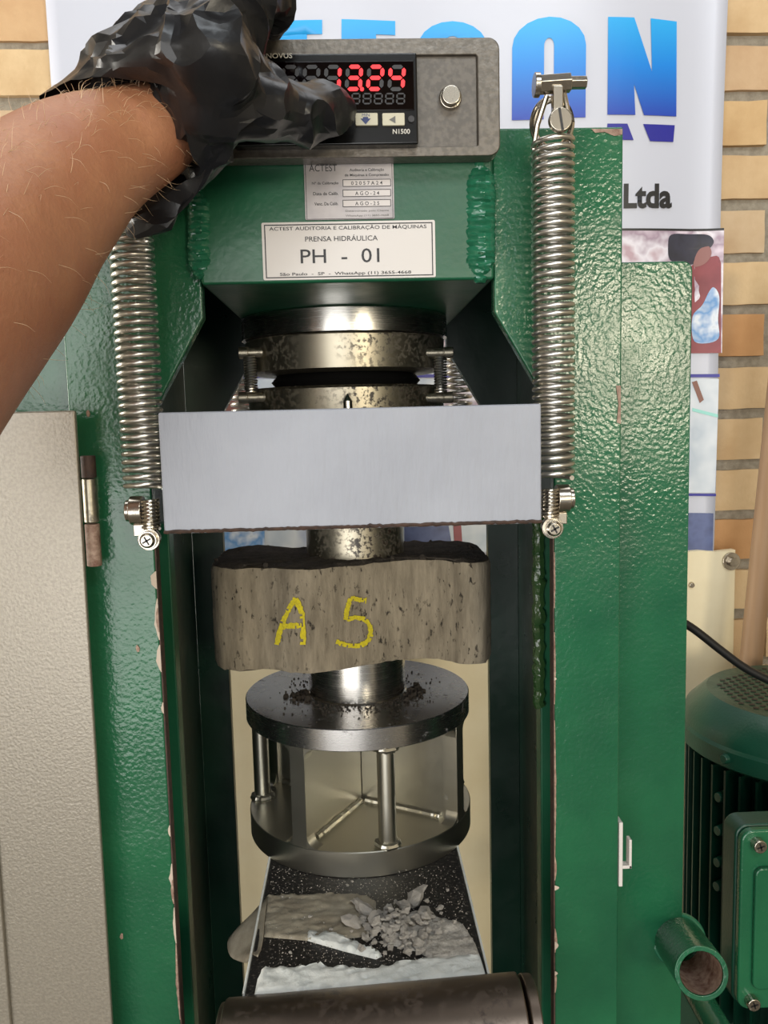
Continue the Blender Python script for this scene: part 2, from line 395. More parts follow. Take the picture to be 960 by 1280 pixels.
ban_poly('letter', [(318,28),(403,28),(403,46),(384,46),(384,150),(338,150),(338,46),(318,46)], 'letter')
ban_poly('letter', [(427,27),(494,27),(494,45),(470,45),(470,80),(490,80),(490,96),(470,96),(470,132),(494,132),(494,150),(427,150)], 'letter')
ban_poly('letter', [(522,60)] + arc(566,60,44,35,180,0)[1:] + [(610,75),(578,75),(578,60)] + arc(566,58,12,14,0,180)[0:] + [(554,118)] + arc(566,118,12,14,180,360) + [(578,100),(610,100),(610,115)] + arc(566,115,44,35,0,-180)[1:] , 'letter')
ban_poly('letter', [(640,150),(640,60)] + arc(685,60,45,36,180,0)[1:] + [(730,149),(691,149),(691,60)] + arc(685,60,6,10,0,180)[0:] + [(679,150)], 'letter')
ban_poly('letter', [(757,26),(790,26),(813,92),(811,26),(845,28),(845,146),(803,146),(790,108),(792,146),(757,146)], 'letter')
ban_poly('letter_reflection', [(811,178),(802,157),(843,157),(841,178)], 'print_navy')
ban_poly('letter_reflection', [(757,157),(782,157),(790,177),(757,177)], 'print_navy')
zA, zB = P(810,262,YB).z, P(810,231,YB).z
def ban_text(s, px0, px1, py0, py1, mat, bold=.02):
    o = text('company_lettering', s, P(px0, py1, YB).x, P(px1, py1, YB).x, P(px0, py1, YB).z, P(px0, py0, YB).z, YB, mat, banner, bold=bold)
    org = WL[o.name]
    for v in o.data.vertices: v.co.y = ban_y(v.co.x+org.x, v.co.z+org.z) - .0012 - YB
ban_text('Ltda', 778, 839, 231, 262, 'print_black', .035)
ban_poly('photo_rule', [(270,288),(903,286),(903,289),(270,291)], 'print_black')
ban_poly('photo_print', [(270,291),(903,289),(898,442),(270,444)], 'photo_pink')
def rnd_out(q, n=5):
    k = len(q); o = []
    for i in range(k):
        a, b, c_, d = (Vector(q[(i+j) % k]) for j in (-1, 0, 1, 2))
        for m in range(n):
            t = m/n; o.append(tuple(.5*((2*b)+(c_-a)*t+(2*a-5*b+4*c_-d)*t*t+(3*b-a-3*c_+d)*t**3)))
    return o
ban_poly('photo_print', rnd_out([(838,294),(862,293),(884,294),(891,303),(884,313),(874,320),(868,330),(850,331),(836,325),(834,308)]), 'photo_hair', .0018)
ban_poly('photo_print', rnd_out([(872,314),(884,308),(888,318),(880,330),(866,333)]), 'photo_skin', .0020)
ban_poly('photo_print', [(862,334),(872,326),(884,322),(896,320),(899,330),(897,442),(850,442),(856,370)], 'photo_red', .0015)
ban_poly('photo_print', rnd_out([(864,396),(876,382),(884,366),(890,360),(896,372),(894,400),(894,424),(876,430),(864,424)]), 'photo_blue', .0021)
for a, b in ((468, 472), (616, 619)): ban_poly('blue_rule', [(270,a),(895-(a-468)*.04,a),(895-(a-468)*.04,b),(270,b)], 'print_navy')
ban_poly('photo_print', [(270,474),(894,474),(888,615),(270,615)], 'photo_light')
ban_poly('photo_print', [(862,478),(868,476),(876,500),(871,504)], 'print_orange', .0018)
ban_poly('photo_print', [(862,510),(892,518),(892,522),(862,514)], 'print_teal', .0018)
ban_poly('photo_print', [(270,490),(312,470),(312,520),(270,520)], 'print_orange', .0018)
ban_poly('photo_print', [(555,476),(600,476),(600,520),(555,520)], 'photo_pink', .0018)
ban_poly('photo_print', [(270,640),(886,640),(885,690),(270,690)], 'photo_light', .0010)
ban_poly('photo_print', [(855,640),(886,640),(885,688),(855,690)], 'photo_indigo', .0016)
ban_poly('photo_print', [(505,655),(560,655),(566,690),(505,690)], 'photo_indigo', .0016)
ban_poly('photo_print', [(566,655),(576,655),(578,690),(568,690)], 'photo_red', .0020)
ban_poly('photo_print', [(278,662),(330,662),(330,690),(278,690)], 'photo_blue', .0016)

# ------------------------------------------------------------------ cream board leaning below the banner
YC = 1.0
xb0, xb1, zb_top = P(240, 700, YC).x, P(919, 700, YC).x, P(800, 691, YC).z
brd = thing('board', ((xb0+xb1)/2, YC+.006, 0), 'cream painted board standing against the bricks below the banner', 'board')
bm = B(); n_ = 30; top = [(xb1, 0), (xb1, zb_top)] + [(xb1+(xb0-xb1)*i/n_, zb_top+random.uniform(-.002,.003)) for i in range(1, n_)] + [(xb0, zb_top), (xb0, 0)]
prism(bm, top, YC, YC+.012); mk('sheet', bm, 'board', brd)
c = P(915, 702, YC-.004); bm = B(); cyl(bm, c+Vector((0,.006,0)), c, .011, 24); wsh = mk('washer', bm, 'nickel', brd, .0006)
bm = B(); cyl(bm, c, c-Vector((0,.006,0)), .006, 6); mk('bolt_head', bm, 'nickel', wsh, .0006)
c = P(864, 731, YC); bm = B(); cyl(bm, c, c-Vector((0,.004,0)), .004, 16, .003); mk('nail_head', bm, 'nickel', brd, .0005)

# wooden handle
a, b = P(962, 600, .93), P(935, 860, .93); d_ = (a-b).normalized()
bm = B(); lo = b - d_*((b.z-.02)/d_.z); hi = a + d_*.25
cyl(bm, lo, hi, .0125, 24); o = mk('broom_handle', bm, 'wood', bevel=.002); tag(o, 'round wooden pole leaning upright behind the green motor', 'pole')

# ================================================================== THE PRESS
CX = (P(205,900,.5).x + P(693,900,.5).x)/2      # centre plane of the press
YF, YR, YA = .50, .765, .665
press = thing('hydraulic_press', (CX, .63, 0), 'tall green enamelled hydraulic testing press filling the picture', 'machine')
hw_in = (P(693,900,YF).x - P(205,900,YF).x)/2   # half opening
hw_up = (P(613,250,YF).x - P(246,300,YF).x)/2
zt_pl = P(700,159,YF).z
zbv0, zbv1 = P(612,390,YF).z, P(690,518,YF).z
hw_outR = P(777,500,YF).x - CX; hw_outL = CX - P(80,430,YF).x
def face_poly(s, out):
    return [(CX+s*hw_up, zt_pl), (CX+s*out, zt_pl), (CX+s*out, 0), (CX+s*hw_in, 0), (CX+s*hw_in, zbv1), (CX+s*hw_up, zbv0)]
for s, out in ((-1, hw_outL), (1, hw_outR)):
    bm = B(); prism(bm, face_poly(s, out), YF, YF+.0095); mk('face_plate', bm, 'green', press, .0012)
for s in (-1, 1):
    bm = B(); prism(bm, face_poly(s, .148), YR-.010, YR); mk('rear_plate', bm, 'green_dark_shaded', press, .0008)
    # web with the lighter green inner ledge
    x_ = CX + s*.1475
    mbox('column_web', 'green_dark_shaded', press, min(x_, x_+s*.010), max(x_, x_+s*.010), YF+.0095, YR-.010, 0, zt_pl-.004)
    bm = B(); x0 = CX+s*.1475; x1 = CX+s*.128
    box(bm, min(x0,x1), max(x0,x1), .575, .590, 0, P(690,640,.58).z); mk('guide_bar', bm, 'green_beam', press, .001)
for s, px in ((-1, -20), (1, 862)):
    x_in = CX+s*(hw_outR-.004 if s > 0 else hw_outL-.004)
    x_out = P(px, 600, .54).x
    zt2 = P(862 if s > 0 else 20, 326, .54).z
    bm = B(); rr = .006
    pts = [(x_in, 0), (x_in, zt2)] + [(x_out-s*rr+s*rr*sin(a), zt2-rr+rr*cos(a)) for a in (0, pi/8, pi/4, 3*pi/8, pi/2)] + [(x_out, 0)]
    prism(bm, pts, .540, .552); mk('side_plate', bm, 'green', press, .001)
# crossbeam (top box between the columns)
zb_b, zb_t = P(430,352,.49).z, P(430,190,.49).z
bm = B(); box(bm, CX-hw_up+.001, CX+hw_up-.001, .492, YR-.012, zb_b, zb_b+.085); mk('crossbeam', bm, 'green_beam', press, .002)
bm = B(); box(bm, CX-.146, CX+.146, YF+.011, YR-.012, zb_b+.086, zt_pl-.006); mk('beam_cap', bm, 'green_dark_shaded', press, .002)
bm = B(); box(bm, CX-.146, CX+.146, YF+.011, YR-.012, .12, .55); mk('lower_crossbeam', bm, 'green_dark_shaded', press, .002)
# welds
def weld(px0, py0, px1, py1, Y, r, n=44, amp=.0016):
    a, b = P(px0, py0, Y), P(px1, py1, Y); bm = B(); rows = []; m_ = 14
    for i in range(n*4+1):
        t = i/(n*4); c_ = a.lerp(b, t)
        endf = min(1, 4*min(t, 1-t)+.35)
        row = []
        for k in range(m_):
            an = 2*pi*k/m_; x = cos(an); y = sin(an)
            ph = (t*n*(1+.05*noise.noise(Vector((t*7,1,0)))) - 1.9*abs(x) + .5*noise.noise(Vector((t*14, x*1.5, 0)))) % 1.0; ph = .5-.5*cos(2*pi*ph**.7)          # chevron ripples
            rr = r*endf*(1 + .03*ph + .10*noise.noise(Vector((t*9, x, y*2))))
            row.append(Vector((c_.x + rr*x + .0006*noise.noise(Vector((t*25, 3, 0))), c_.y + rr*y*.55 - amp*ph*max(0,-y), c_.z)))
        rows.append(row)
    rings(bm, rows); return mk('weld_bead', bm, 'weld', press, smooth=50)
weld(600, 200, 600, 354, .495, .0088, 17, .0028)
weld(250, 236, 251, 350, .495, .0070, 13, .0026)
# rounded painted edge of the bevelled throat and drip bead in the right column
bm = B(); pts = [Vector((CX+.1268+.002*noise.noise(Vector((i*.7,0,0))), .574+.002*noise.noise(Vector((0,i*.6,0))), P(680,640+i*5.3,.58).z)) for i in range(46)]
tube(bm, pts, [.004+.0022*abs(noise.noise(Vector((0,0,i*.9)))) for i in range(46)], 8); o = mk('drip_bead', bm, 'yellow_green', press); tag(o, 'thick yellowish paint drips along the inner corner')

# chipped paint along the inner front edges
def chips(s, segs, mat, Y=YF-.0006, wmax=.0045, z_lo=None, z_hi=None, seed=1, base=0):
    bm = B(); rnd = random.Random(seed)
    for (z0, z1, wd) in segs:
        n_ = max(4, int((z1-z0)/.003)); L, Rr = [], []
        for i in range(n_+1):
            z = z0+(z1-z0)*i/n_; t = sin(pi*i/n_)
            wv = wd*t*(.55+.9*abs(noise.noise(Vector((z*130, seed, 0))))) + .0002
            L.append(bm.verts.new((CX+s*(hw_in+base-.0003), Y, z))); Rr.append(bm.verts.new((CX+s*(hw_in+base+wv), Y, z)))
        for i in range(n_): bm.faces.new((L[i], L[i+1], Rr[i+1], Rr[i]))
    return mk('chipped_paint', bm, mat, press, kind='stuff')
zL = lambda y: P(190, y, YF).z
zR = lambda y: P(693, y, YF).z
chips(-1, [(zL(736),zL(714),.0052),(zL(800),zL(748),.0030),(zL(840),zL(806),.0036),(zL(892),zL(878),.0012),(zL(1046),zL(1032),.0016),(zL(1116),zL(1080),.0018),(zL(1180),zL(1135),.0012)], 'chip_light', seed=3)
chips(-1, [(zL(790),zL(760),.0016),(zL(1130),zL(1100),.0018),(zL(1275),zL(1180),.0014)], 'primer', YF-.0010, seed=5)
chips(1, [(zR(760),zR(690),.0006),(zR(880),zR(790),.0009),(zR(1070),zR(900),.0010),(zR(1100),zR(1070),.0016),(zR(1190),zR(1160),.0018),(zR(1240),zR(1215),.0012)], 'primer', seed=7)
chips(1, [(zR(1112),zR(1106),.0028),(zR(1186),zR(1176),.0032),(zR(850),zR(846),.0018),(zR(1218),zR(1213),.0022)], 'chip_light', YF-.0010, seed=9)
bm = B()
for s in (-1, 1):
    box(bm, CX+s*hw_in-.0006, CX+s*hw_in+.0006, YF+.0005, YF+.009, .5, zbv1-.06)
mk('bare_edge', bm, 'edge_rust', press, kind='stuff')
bm = B()
for px, py in ((110,517),(172,811),(152,1170)):
    c_ = P(px, py, YF-.0006); k = 7; bm.faces.new([bm.verts.new((c_.x+random.uniform(.7,1.2)*.0012*cos(2*pi*i/k), c_.y, c_.z+.0022*sin(2*pi*i/k)*random.uniform(.7,1.2))) for i in range(k)])
c_ = [P(x, y, YF-.0006) for x, y in ((739,161),(778,161),(778,168),(768,170),(756,165),(744,166))]; bm.faces.new([bm.verts.new(p) for p in c_])
c_ = [P(x, y, YF-.0006) for x, y in ((770,482),(776,482),(776,530),(771,528),(773,505))]; bm.faces.new([bm.verts.new(p) for p in c_])
mk('chipped_paint', bm, 'primer', press, kind='stuff')

# ---------------- upper bearing stack under the beam
cyx = P(431, 420, YA).x
def seg_r(pxl, pxr, py, Y): return (P(pxr, py, Y).x - P(pxl, py, Y).x)/2
rU = seg_r(303, 560, 400, YA) * sqrt(1-(.085/YA)**2)
z0, z1, z2 = zb_b, P(431,414,YA-rU).z, P(431,462,YA-rU).z
bm = B(); lathe(bm, (cyx, YA), [(rU, z1+.0008), (rU, z0-.0012), (rU-.001, z0)], 96); mk('bearing_ring', bm, 'steel', press, 0, smooth=25)
bm = B(); lathe(bm, (cyx, YA), [(rU-.012, z2+.0004), (rU-.003, z2+.002), (rU-.0022, z1-.001), (rU-.003, z1)], 96); o = mk('bearing_ring', bm, 'steel_rust', press, 0, smooth=25)
z3 = P(431,480,YA-rU).z
bm = B(); lathe(bm, (cyx, YA), [(.052, z3-.002), (.058, (z2+z3)/2), (.052, z2+.002)], 64); mk('ball_seat', bm, 'rubber', press)
z4 = P(431,512,YA-rU).z-.03
bm = B(); lathe(bm, (cyx, YA), [(rU-.004, z4), (rU-.003, z3-.002), (rU-.006, z3)], 96); mk('lower_platen', bm, 'steel_rust', press, 0, smooth=25)
def small_bolt(px, py, sgn, parent_name='seat_bolt'):
    Yb = YA-.045; c_ = P(px, py, Yb); bm = B()
    cyl(bm, c_, c_+Vector((sgn*.020,0,0)), .0036, 16); cyl(bm, c_-Vector((sgn*.006,0,0)), c_+Vector((sgn*.001,0,0)), .0042, 16); cyl(bm, c_+Vector((sgn*.001,0,0)), c_+Vector((sgn*.0025,0,0)), .0029, 16)
    return mk('seat_bolt', bm, 'steel_rust', press, .0005)
for px, sgn in ((309, 1), (556, -1)):
    small_bolt(px, 441, sgn); small_bolt(px, 497, sgn)
    c1, c0 = P(px+sgn*5, 446, YA-.045), P(px+sgn*5, 492, YA-.045)
    bm = B(); tube(bm, helix((c0.x, c0.y), .0042, c0.z, c1.z, 14, 14), .0008, 6); mk('link_spring', bm, 'spring', press)
# pointer
c_ = P(435, 512, YA-rU-.002); bm = B(); cyl(bm, c_, c_+Vector((0,0,.006)), .0032, 12); cyl(bm, c_+Vector((0,0,.006)), c_+Vector((0,0,.011)), .0032, 12, .0003); mk('centre_pin', bm, 'steel', press)

# ---------------- cover channel in front
YT = .44
xa, xc = P(201,590,YT).x, P(677,580,YT).x
zt0, zt1 = P(440,510,YT).z, P(440,661,YT).z
bm = B(); th = .004
box(bm, xa, xc, YT, YT+th, zt1, zt0)
box(bm, xa, xc, YT+th, .70, zt1, zt1+th*.6)
cov = mk('cover_channel', bm, 'tray', press, .0016)
tag(cov, 'pale blue-grey painted channel plate across the front')
bm = B(); pts = [Vector((xa+(xc-xa)*i/120, YT-.0004+.0006*noise.noise(Vector((i*.8,1,0))), zt1+.0012+.0007*noise.noise(Vector((i*1.3,0,0))))) for i in range(121)]
tube(bm, pts, [.0009+.0006*abs(noise.noise(Vector((i*.9,5,0)))) for i in range(121)], 6); mk('grime_seam', bm, 'edge_rust', cov, kind='stuff')
# piston above the block
rP = seg_r(383, 505, 675, YA)*.995
ztopb = P(440,706,.615).z
px_c = P(444, 680, YA).x
bm = B(); lathe(bm, (px_c, YA), [(rP-.001, ztopb+.0005), (rP, ztopb+.0015), (rP, z4+.0)], 64); o = mk('upper_piston', bm, 'steel_rust', press, smooth=28)

# ---------------- coil springs
YS = .47
rS = seg_r(665, 718, 400, YS) - .0013
def spring(cx, Y, ztop, zbot, turns, r, wire, n=22, ns=8, label=None):
    bm = B(); tube(bm, helix((cx, Y), r, zbot, ztop, turns, n), wire, ns); o = mk('coil_spring', bm, 'spring', press, smooth=80)
    if label: tag(o, label)
    return o
def top_clamp(cx, Y, zt_, par):
    bm = B(); c_ = Vector((cx+.001, Y-.006, zt_+.0265))
    cyl(bm, c_+Vector((-.0105,0,0)), c_+Vector((.007,0,.001)), .0050, 6); cyl(bm, c_+Vector((-.0125,0,0)), c_+Vector((-.0095,0,0)), .0062, 18)
    cyl(bm, c_+Vector((.007,0,.001)), c_+Vector((.0155,0,.001)), .0034, 6)
    mk('clamp_bolt', bm, 'nickel', par, .0004)
    bm = B(); box(bm, cx-.0025, cx+.0030, Y-.0115, Y-.006, zt_+.012, zt_+.0245)
    mk('clamp_post', bm, 'nickel', par, .0007)
    bm = B()
    for dy, rr, dz in ((.000,.0105,.010),(-.003,.0098,.0085)):
        tube(bm, [Vector((cx+rr*cos(a), Y+dy+.004*sin(a*.5), zt_+dz+rr*1.25*sin(a))) for a in [2*pi*i/32 for i in range(33)]], .0014, 8)
    tube(bm, [Vector((cx-.010,Y+.002,zt_-.004)), Vector((cx-.0085,Y-.001,zt_+.008)), Vector((cx-.004,Y-.004,zt_+.022))], .0014, 8)
    tube(bm, [Vector((cx+.010,Y+.002,zt_-.004)), Vector((cx+.0095,Y-.001,zt_+.008)), Vector((cx+.005,Y-.004,zt_+.024))], .0014, 8)
    mk('end_loop', bm, 'nickel', par)
    bm = B(); c_ = Vector((cx+.001, Y-.010, zt_+.0065)); cyl(bm, c_, c_-Vector((0,.004,0)), .0061, 28)
    # slot cut as a dark recessed bar
    mk('slotted_screw', bm, 'nickel', par, .0006)
    bm = B(); d1 = Vector((.16,0,-1)).normalized(); u1 = Vector((1,0,.16)).normalized(); cc = c_-Vector((0,.0041,0))
    f = [cc+d1*.0056+u1*.0006, cc-d1*.0056+u1*.0006, cc-d1*.0056-u1*.0006, cc+d1*.0056-u1*.0006]
    a_ = [bm.verts.new(p) for p in f]; b_ = [bm.verts.new(p-Vector((0,.0003,0))) for p in f]; bm.faces.new(a_); bm.faces.new(b_)
    for i in range(4): bm.faces.new((a_[i], a_[(i+1)%4], b_[(i+1)%4], b_[i]))
    mk('screw_slot', bm, 'rubber', par)
def bottom_clamp(cx, Y, zb, s, par):
    # band running down from the spring, worm thread and cross-head screw
    bm = B(); c_ = Vector((cx+s*.001, Y-.006, zb-.011)); cyl(bm, c_+Vector((-s*.001,0,0)), c_+Vector((s*.006,0,0)), .0080, 28); cyl(bm, c_+Vector((s*.006,0,0)), c_+Vector((s*.0085,0,0)), .0060, 28)
    mk('clamp_drum', bm, 'nickel', par, .0006)
    bm = B(); w0 = Vector((cx-s*.0045, Y-.010, zb-.021)); cyl(bm, w0, w0+Vector((0,0,.016)), .0042, 18)
    tube(bm, helix((w0.x, w0.y), .0046, w0.z, w0.z+.016, 8, 14), .0008, 6)
    mk('worm_thread', bm, 'nickel', par)
    bm = B(); box(bm, min(cx-s*.001,cx+s*.0055), max(cx-s*.001,cx+s*.0055), Y-.009, Y-.005, zb-.025, zb-.0185); mk('clamp_tab', bm, 'nickel', par, .0005)
    bm = B(); c_ = Vector((cx-s*.0035, Y-.016, zb-.0265)); cyl(bm, c_+Vector((0,.012,0)), c_, .0050, 24); cyl(bm, c_, c_-Vector((0,.0018,0)), .0044, 24, .0032)
    cyl(bm, c_+Vector((0,.006,0)), c_+Vector((0,.003,0)), .0060, 24)
    mk('cross_head_screw', bm, 'nickel', par, .0003)
    bm = B(); yy = c_.y-.0019
    for an in (.5, .5+pi/2):
        u1 = Vector((cos(an),0,sin(an))); v1 = Vector((-sin(an),0,cos(an))); f = [c_+u1*a*.0026+v1*b*.0005 for a, b in ((-1,-1),(1,-1),(1,1),(-1,1))]
        bm.faces.new([bm.verts.new((p.x, yy, p.z)) for p in f])
    mk('cross_slot', bm, 'rubber', par)
for s, pxs in ((1, ((691,174),(694,598))), (-1, ((163,290),(181,608)))):
    cx_ = (P(665+0,400,YS).x + P(718,400,YS).x)/2 if s > 0 else P(171,420,YS).x
    ztp = P(691,176,YS).z; zbt = P(694,598,YS).z
    sp = spring(cx_, YS, ztp, zbt, 42, rS, .00145, 22, 8, 'front coil spring ' + ('on the right, in full view' if s > 0 else 'on the left, its top hidden by the glove'))
    top_clamp(cx_, YS, ztp, sp); bottom_clamp(cx_, YS, zbt, s, sp)
    spring(CX+s*.099, YR+.018, ztp, zbt, 30, .0115, .0017, 16, 6, 'rear coil spring glimpsed behind the opening')

# ---------------- lower slide table, roller
z_tab = P(450,1095,YA-.088).z - .0005
xl = (P(335,1070,.60).x + P(315,1225,.465).x)/2 - .001; xr = (P(567,1065,.60).x + P(612,1222,.465).x)/2 + .001
mbox('slide_table', 'black_plate', press, xl, xr, .455, .76, z_tab-.012, z_tab, .001)
bm = B()
for x_ in (xl-.0016, xr+.0002):
    box(bm, x_, x_+.0014, .456, .758, z_tab-.016, z_tab+.0012)
tag(mk('edge_strip', bm, 'white_paste', press, .0004), 'white strip along the table edge')
mbox('pedestal', 'green_dark_shaded', press, CX-.050, CX+.050, .54, .75, .55, z_tab-.012, .002)
zr = P(470,1232,.448).z-.030
xr0, xr1 = P(281,1260,.44).x, P(654,1260,.44).x
bm = B(); Yr_ = .438; cyl(bm, (xr0, Yr_, zr-.004), (xr1, Yr_, zr+.004), .031, 64); rl = mk('roller', bm, 'roller', press, .0012)
tag(rl, 'thick brown steel bar across the bottom')
bm = B(); cyl(bm, (xr1+.0005, Yr_, zr+.004), (xr1+.0068, Yr_, zr+.004), .030, 64); mk('end_collar', bm, 'roller', rl, .001)
bm = B(); cyl(bm, (xr0-.004, Yr_, zr-.004), (xr0-.0003, Yr_, zr-.004), .029, 64); mk('end_collar', bm, 'roller', rl, .001)

# ---------------- door panel with hinge (left)
YD = .478
xe = (P(92,515,YD).x + P(140,1280,YD).x)/2; zdt = P(50,514,YD).z
bm = B(); x_l = xe-.16
prism(bm, [(x_l,.45),(xe-.002,.45),(xe+.001,zdt),(x_l,zdt)], YD, YD+.0035)
dr = mk('door_panel', bm, 'door', press, .001); tag(dr, 'beige-grey textured sheet door on the left side')
bm = B(); box(bm, x_l+.02, P(6,1150,YD).x, YD-.0035, YD, .45, P(2,1040,YD).z); mk('door_fold', bm, 'door', dr, .001)
hx = P(107,640,.485).x+.002
for a, b, mt in ((570,598,'edge_rust'),(599,654,'steel_rust'),(656,709,'primer')):
    bm = B(); cyl(bm, (hx, .489, P(105,b,.485).z), (hx, .489, P(105,a,.485).z), .0042, 16); mk('hinge_barrel', bm, mt, dr, .0005)
# ---------------- latch bracket and pipe stub (right)
x_, Yl = P(774,1070,YF).x, YF+.002
bm = B(); box(bm, x_-.0003, x_+.0022, YF-.0006, YF+.035, P(774,1108,YF).z, P(774,1028,YF).z)
br = mk('latch_bracket', bm, 'label_white', press, .0005); tag(br, 'bare metal latch bracket on the column edge')
bm = B(); za, zb = P(790,1050,YF).z, P(790,1086,YF).z
xq = P(790,1060,YF).x
box(bm, x_+.002, xq, YF, YF+.006, zb, zb+.0022); box(bm, xq-.0018, xq, YF, YF+.006, zb, za); mk('latch_tongue', bm, 'label_white', br, .0004)
p1 = P(877,1217,.49); p0 = P(846,1172,.545); bm = B(); u, v = basis(p1-p0); dd = (p1-p0).normalized()
rows = []
for t, r in ((0,.0168),(1,.0168)): rows.append([p0.lerp(p1,t)+(u*cos(2*pi*i/40)+v*sin(2*pi*i/40))*r for i in range(40)])
for q, r in ((0,.0135),(-.07,.0135)): rows.append([p1+dd*q+(u*cos(2*pi*i/40)+v*sin(2*pi*i/40))*r for i in range(40)])
rings(bm, rows); pp = mk('pipe_stub', bm, 'green', press, .0006)
bm = B(); rows = [[p1+dd*q+(u*cos(2*pi*i/40)+v*sin(2*pi*i/40))*r for i in range(40)] for q, r in ((-.001,.0133),(-.05,.0133))]
rings(bm, rows, cap=False); mk('pipe_bore', bm, 'primer', pp)
bm = B(); tube(bm, [p0+dd*.004+(u*cos(a)+v*sin(a))*.0165 for a in [2*pi*i/30 for i in range(31)]], .0024, 8); mk('pipe_weld', bm, 'weld', pp)

# ================================================================== DIGITAL INDICATOR
YBX = .478
xb1_ = (P(625,60,YBX).x+P(625,190,YBX).x)/2; xb0_ = P(215,190,YBX).x
zt_, zb_ = P(480,47.5,YBX).z, P(480,196,YBX).z
ind = thing('digital_indicator', ((xb0_+xb1_)/2, YBX+.025, zb_), 'dark grey indicator box with red digits mounted on the green crossbeam', 'indicator')
def rrect(x0, x1, z0, z1, r, n=6):
    out = []
    for cx_, cz_, a0 in ((x1-r, z1-r, 0), (x0+r, z1-r, 90), (x0+r, z0+r, 180), (x1-r, z0+r, 270)):
        out += [(cx_+r*cos(radians(a0+90*i/n)), cz_+r*sin(radians(a0+90*i/n))) for i in range(n+1)]
    return out
xi0, xi1 = xb0_+.011, P(597,120,YBX).x; zi0, zi1 = P(480,184,YBX).z, P(480,69,YBX).z
bm = B()
outer = rrect(xb0_, xb1_, zb_, zt_, .006); inner = rrect(xi0, xi1, zi0, zi1, .0012)
k = len(outer)
o0 = [bm.verts.new((x, YBX, z)) for x, z in outer]; i0 = [bm.verts.new((x, YBX, z)) for x, z in inner]
o1 = [bm.verts.new((x, YBX+.0132, z)) for x, z in outer]; i1 = [bm.verts.new((x, YBX+.0025, z)) for x, z in inner]
for i in range(k):
    j = (i+1)%k; bm.faces.new((o0[i],o0[j],i0[j],i0[i])); bm.faces.new((o0[i],o1[i],o1[j],o0[j])); bm.faces.new((i0[i],i0[j],i1[j],i1[i]))
bm.faces.new(o1); bm.faces.new(i1)
mk('housing', bm, 'hammer_grey', ind, .0008, smooth=30)
mbox('rear_case', 'hammer_grey', ind, xb0_+.004, xb1_-.004, YBX+.0133, YBX+.075, zt_pl+.002, zt_-.002, .002)
mbox('front_panel', 'hammer_inner', ind, xi0+.0005, xi1-.0005, YBX+.0022, YBX+.004, zi0+.0005, zi1-.0005, 0)
c_ = P(563,122,YBX); bm = B(); cyl(bm, c_+Vector((0,.003,0)), c_-Vector((0,.001,0)), .0062, 32); cyl(bm, c_-Vector((0,.001,0)), c_-Vector((0,.0045,0)), .0053, 32); mk('push_stud', bm, 'nickel', ind, .0008)
YM = .471
xm1, xm0 = P(522,120,YM).x, P(522,120,YM).x-.099
zm1, zm0 = P(440,66,YM).z, P(440,181,YM).z
bm = B(); prism(bm, rrect(xm0, xm1, zm0, zm1, .001), YM, YBX+.003); met = mk('panel_meter', bm, 'bezel', ind, .001); tag(met, 'glossy black panel meter with lit red digits')
mbox('display_lens', 'lens', met, P(350,90,YM).x-.03, P(517,90,YM).x, YM-.0006, YM+.001, P(440,139,YM).z, P(440,77,YM).z, .0003)
YG = YM-.0009
SEG = {'a':((0,1),(1,1)),'b':((1,1),(1,.5)),'c':((1,.5),(1,0)),'d':((0,0),(1,0)),'e':((0,.5),(0,0)),'f':((0,1),(0,.5)),'g':((0,.5),(1,.5))}
def digit(px0, px1, py0, py1, on, w_, mat_on='seg_on', sl=.10, Y=YG):
    A_, D_ = P(px0, py1, Y), P(px1, py0, Y); W_ = D_.x-A_.x; H_ = D_.z-A_.z
    for lit in (False, True):
        bm = B(); cnt = 0
        for sname, (a, b) in SEG.items():
            if (sname in on) != lit: continue
            cnt += 1
            pa = Vector((A_.x+a[0]*W_+sl*H_*a[1], 0, A_.z+a[1]*H_)); pb = Vector((A_.x+b[0]*W_+sl*H_*b[1], 0, A_.z+b[1]*H_))
            d = (pb-pa).normalized(); q = Vector((-d.z,0,d.x)); pa = pa+d*w_*.25; pb = pb-d*w_*.25
            f = [pa, pa+d*w_*.5+q*w_*.5, pb-d*w_*.5+q*w_*.5, pb, pb-d*w_*.5-q*w_*.5, pa+d*w_*.5-q*w_*.5]
            bm.faces.new([bm.verts.new((p.x, Y-(.0002 if lit else 0), p.z)) for p in f])
        if cnt: mk('lit_digit' if lit else 'unlit_digit', bm, mat_on if lit else 'seg_off', met)
        else: bm.free()
wseg = .0021
for i, on in enumerate(('', '', 'bc', 'abcdg', 'abged', 'fgbc')):
    x0 = 355 + i*26.3 - .4*(5-i)
    digit(x0, x0+16, 83.5, 111.5, on, wseg)
bm = B(); c_ = P(452.5, 111.5, YG); cyl(bm, c_, c_-Vector((0,.0003,0)), .0011, 10); mk('decimal_point', bm, 'seg_on', met)
for i in range(8): digit(424-26+i*14, 424-26+i*14+9, 117, 129.5, '', .0008, sl=.06)
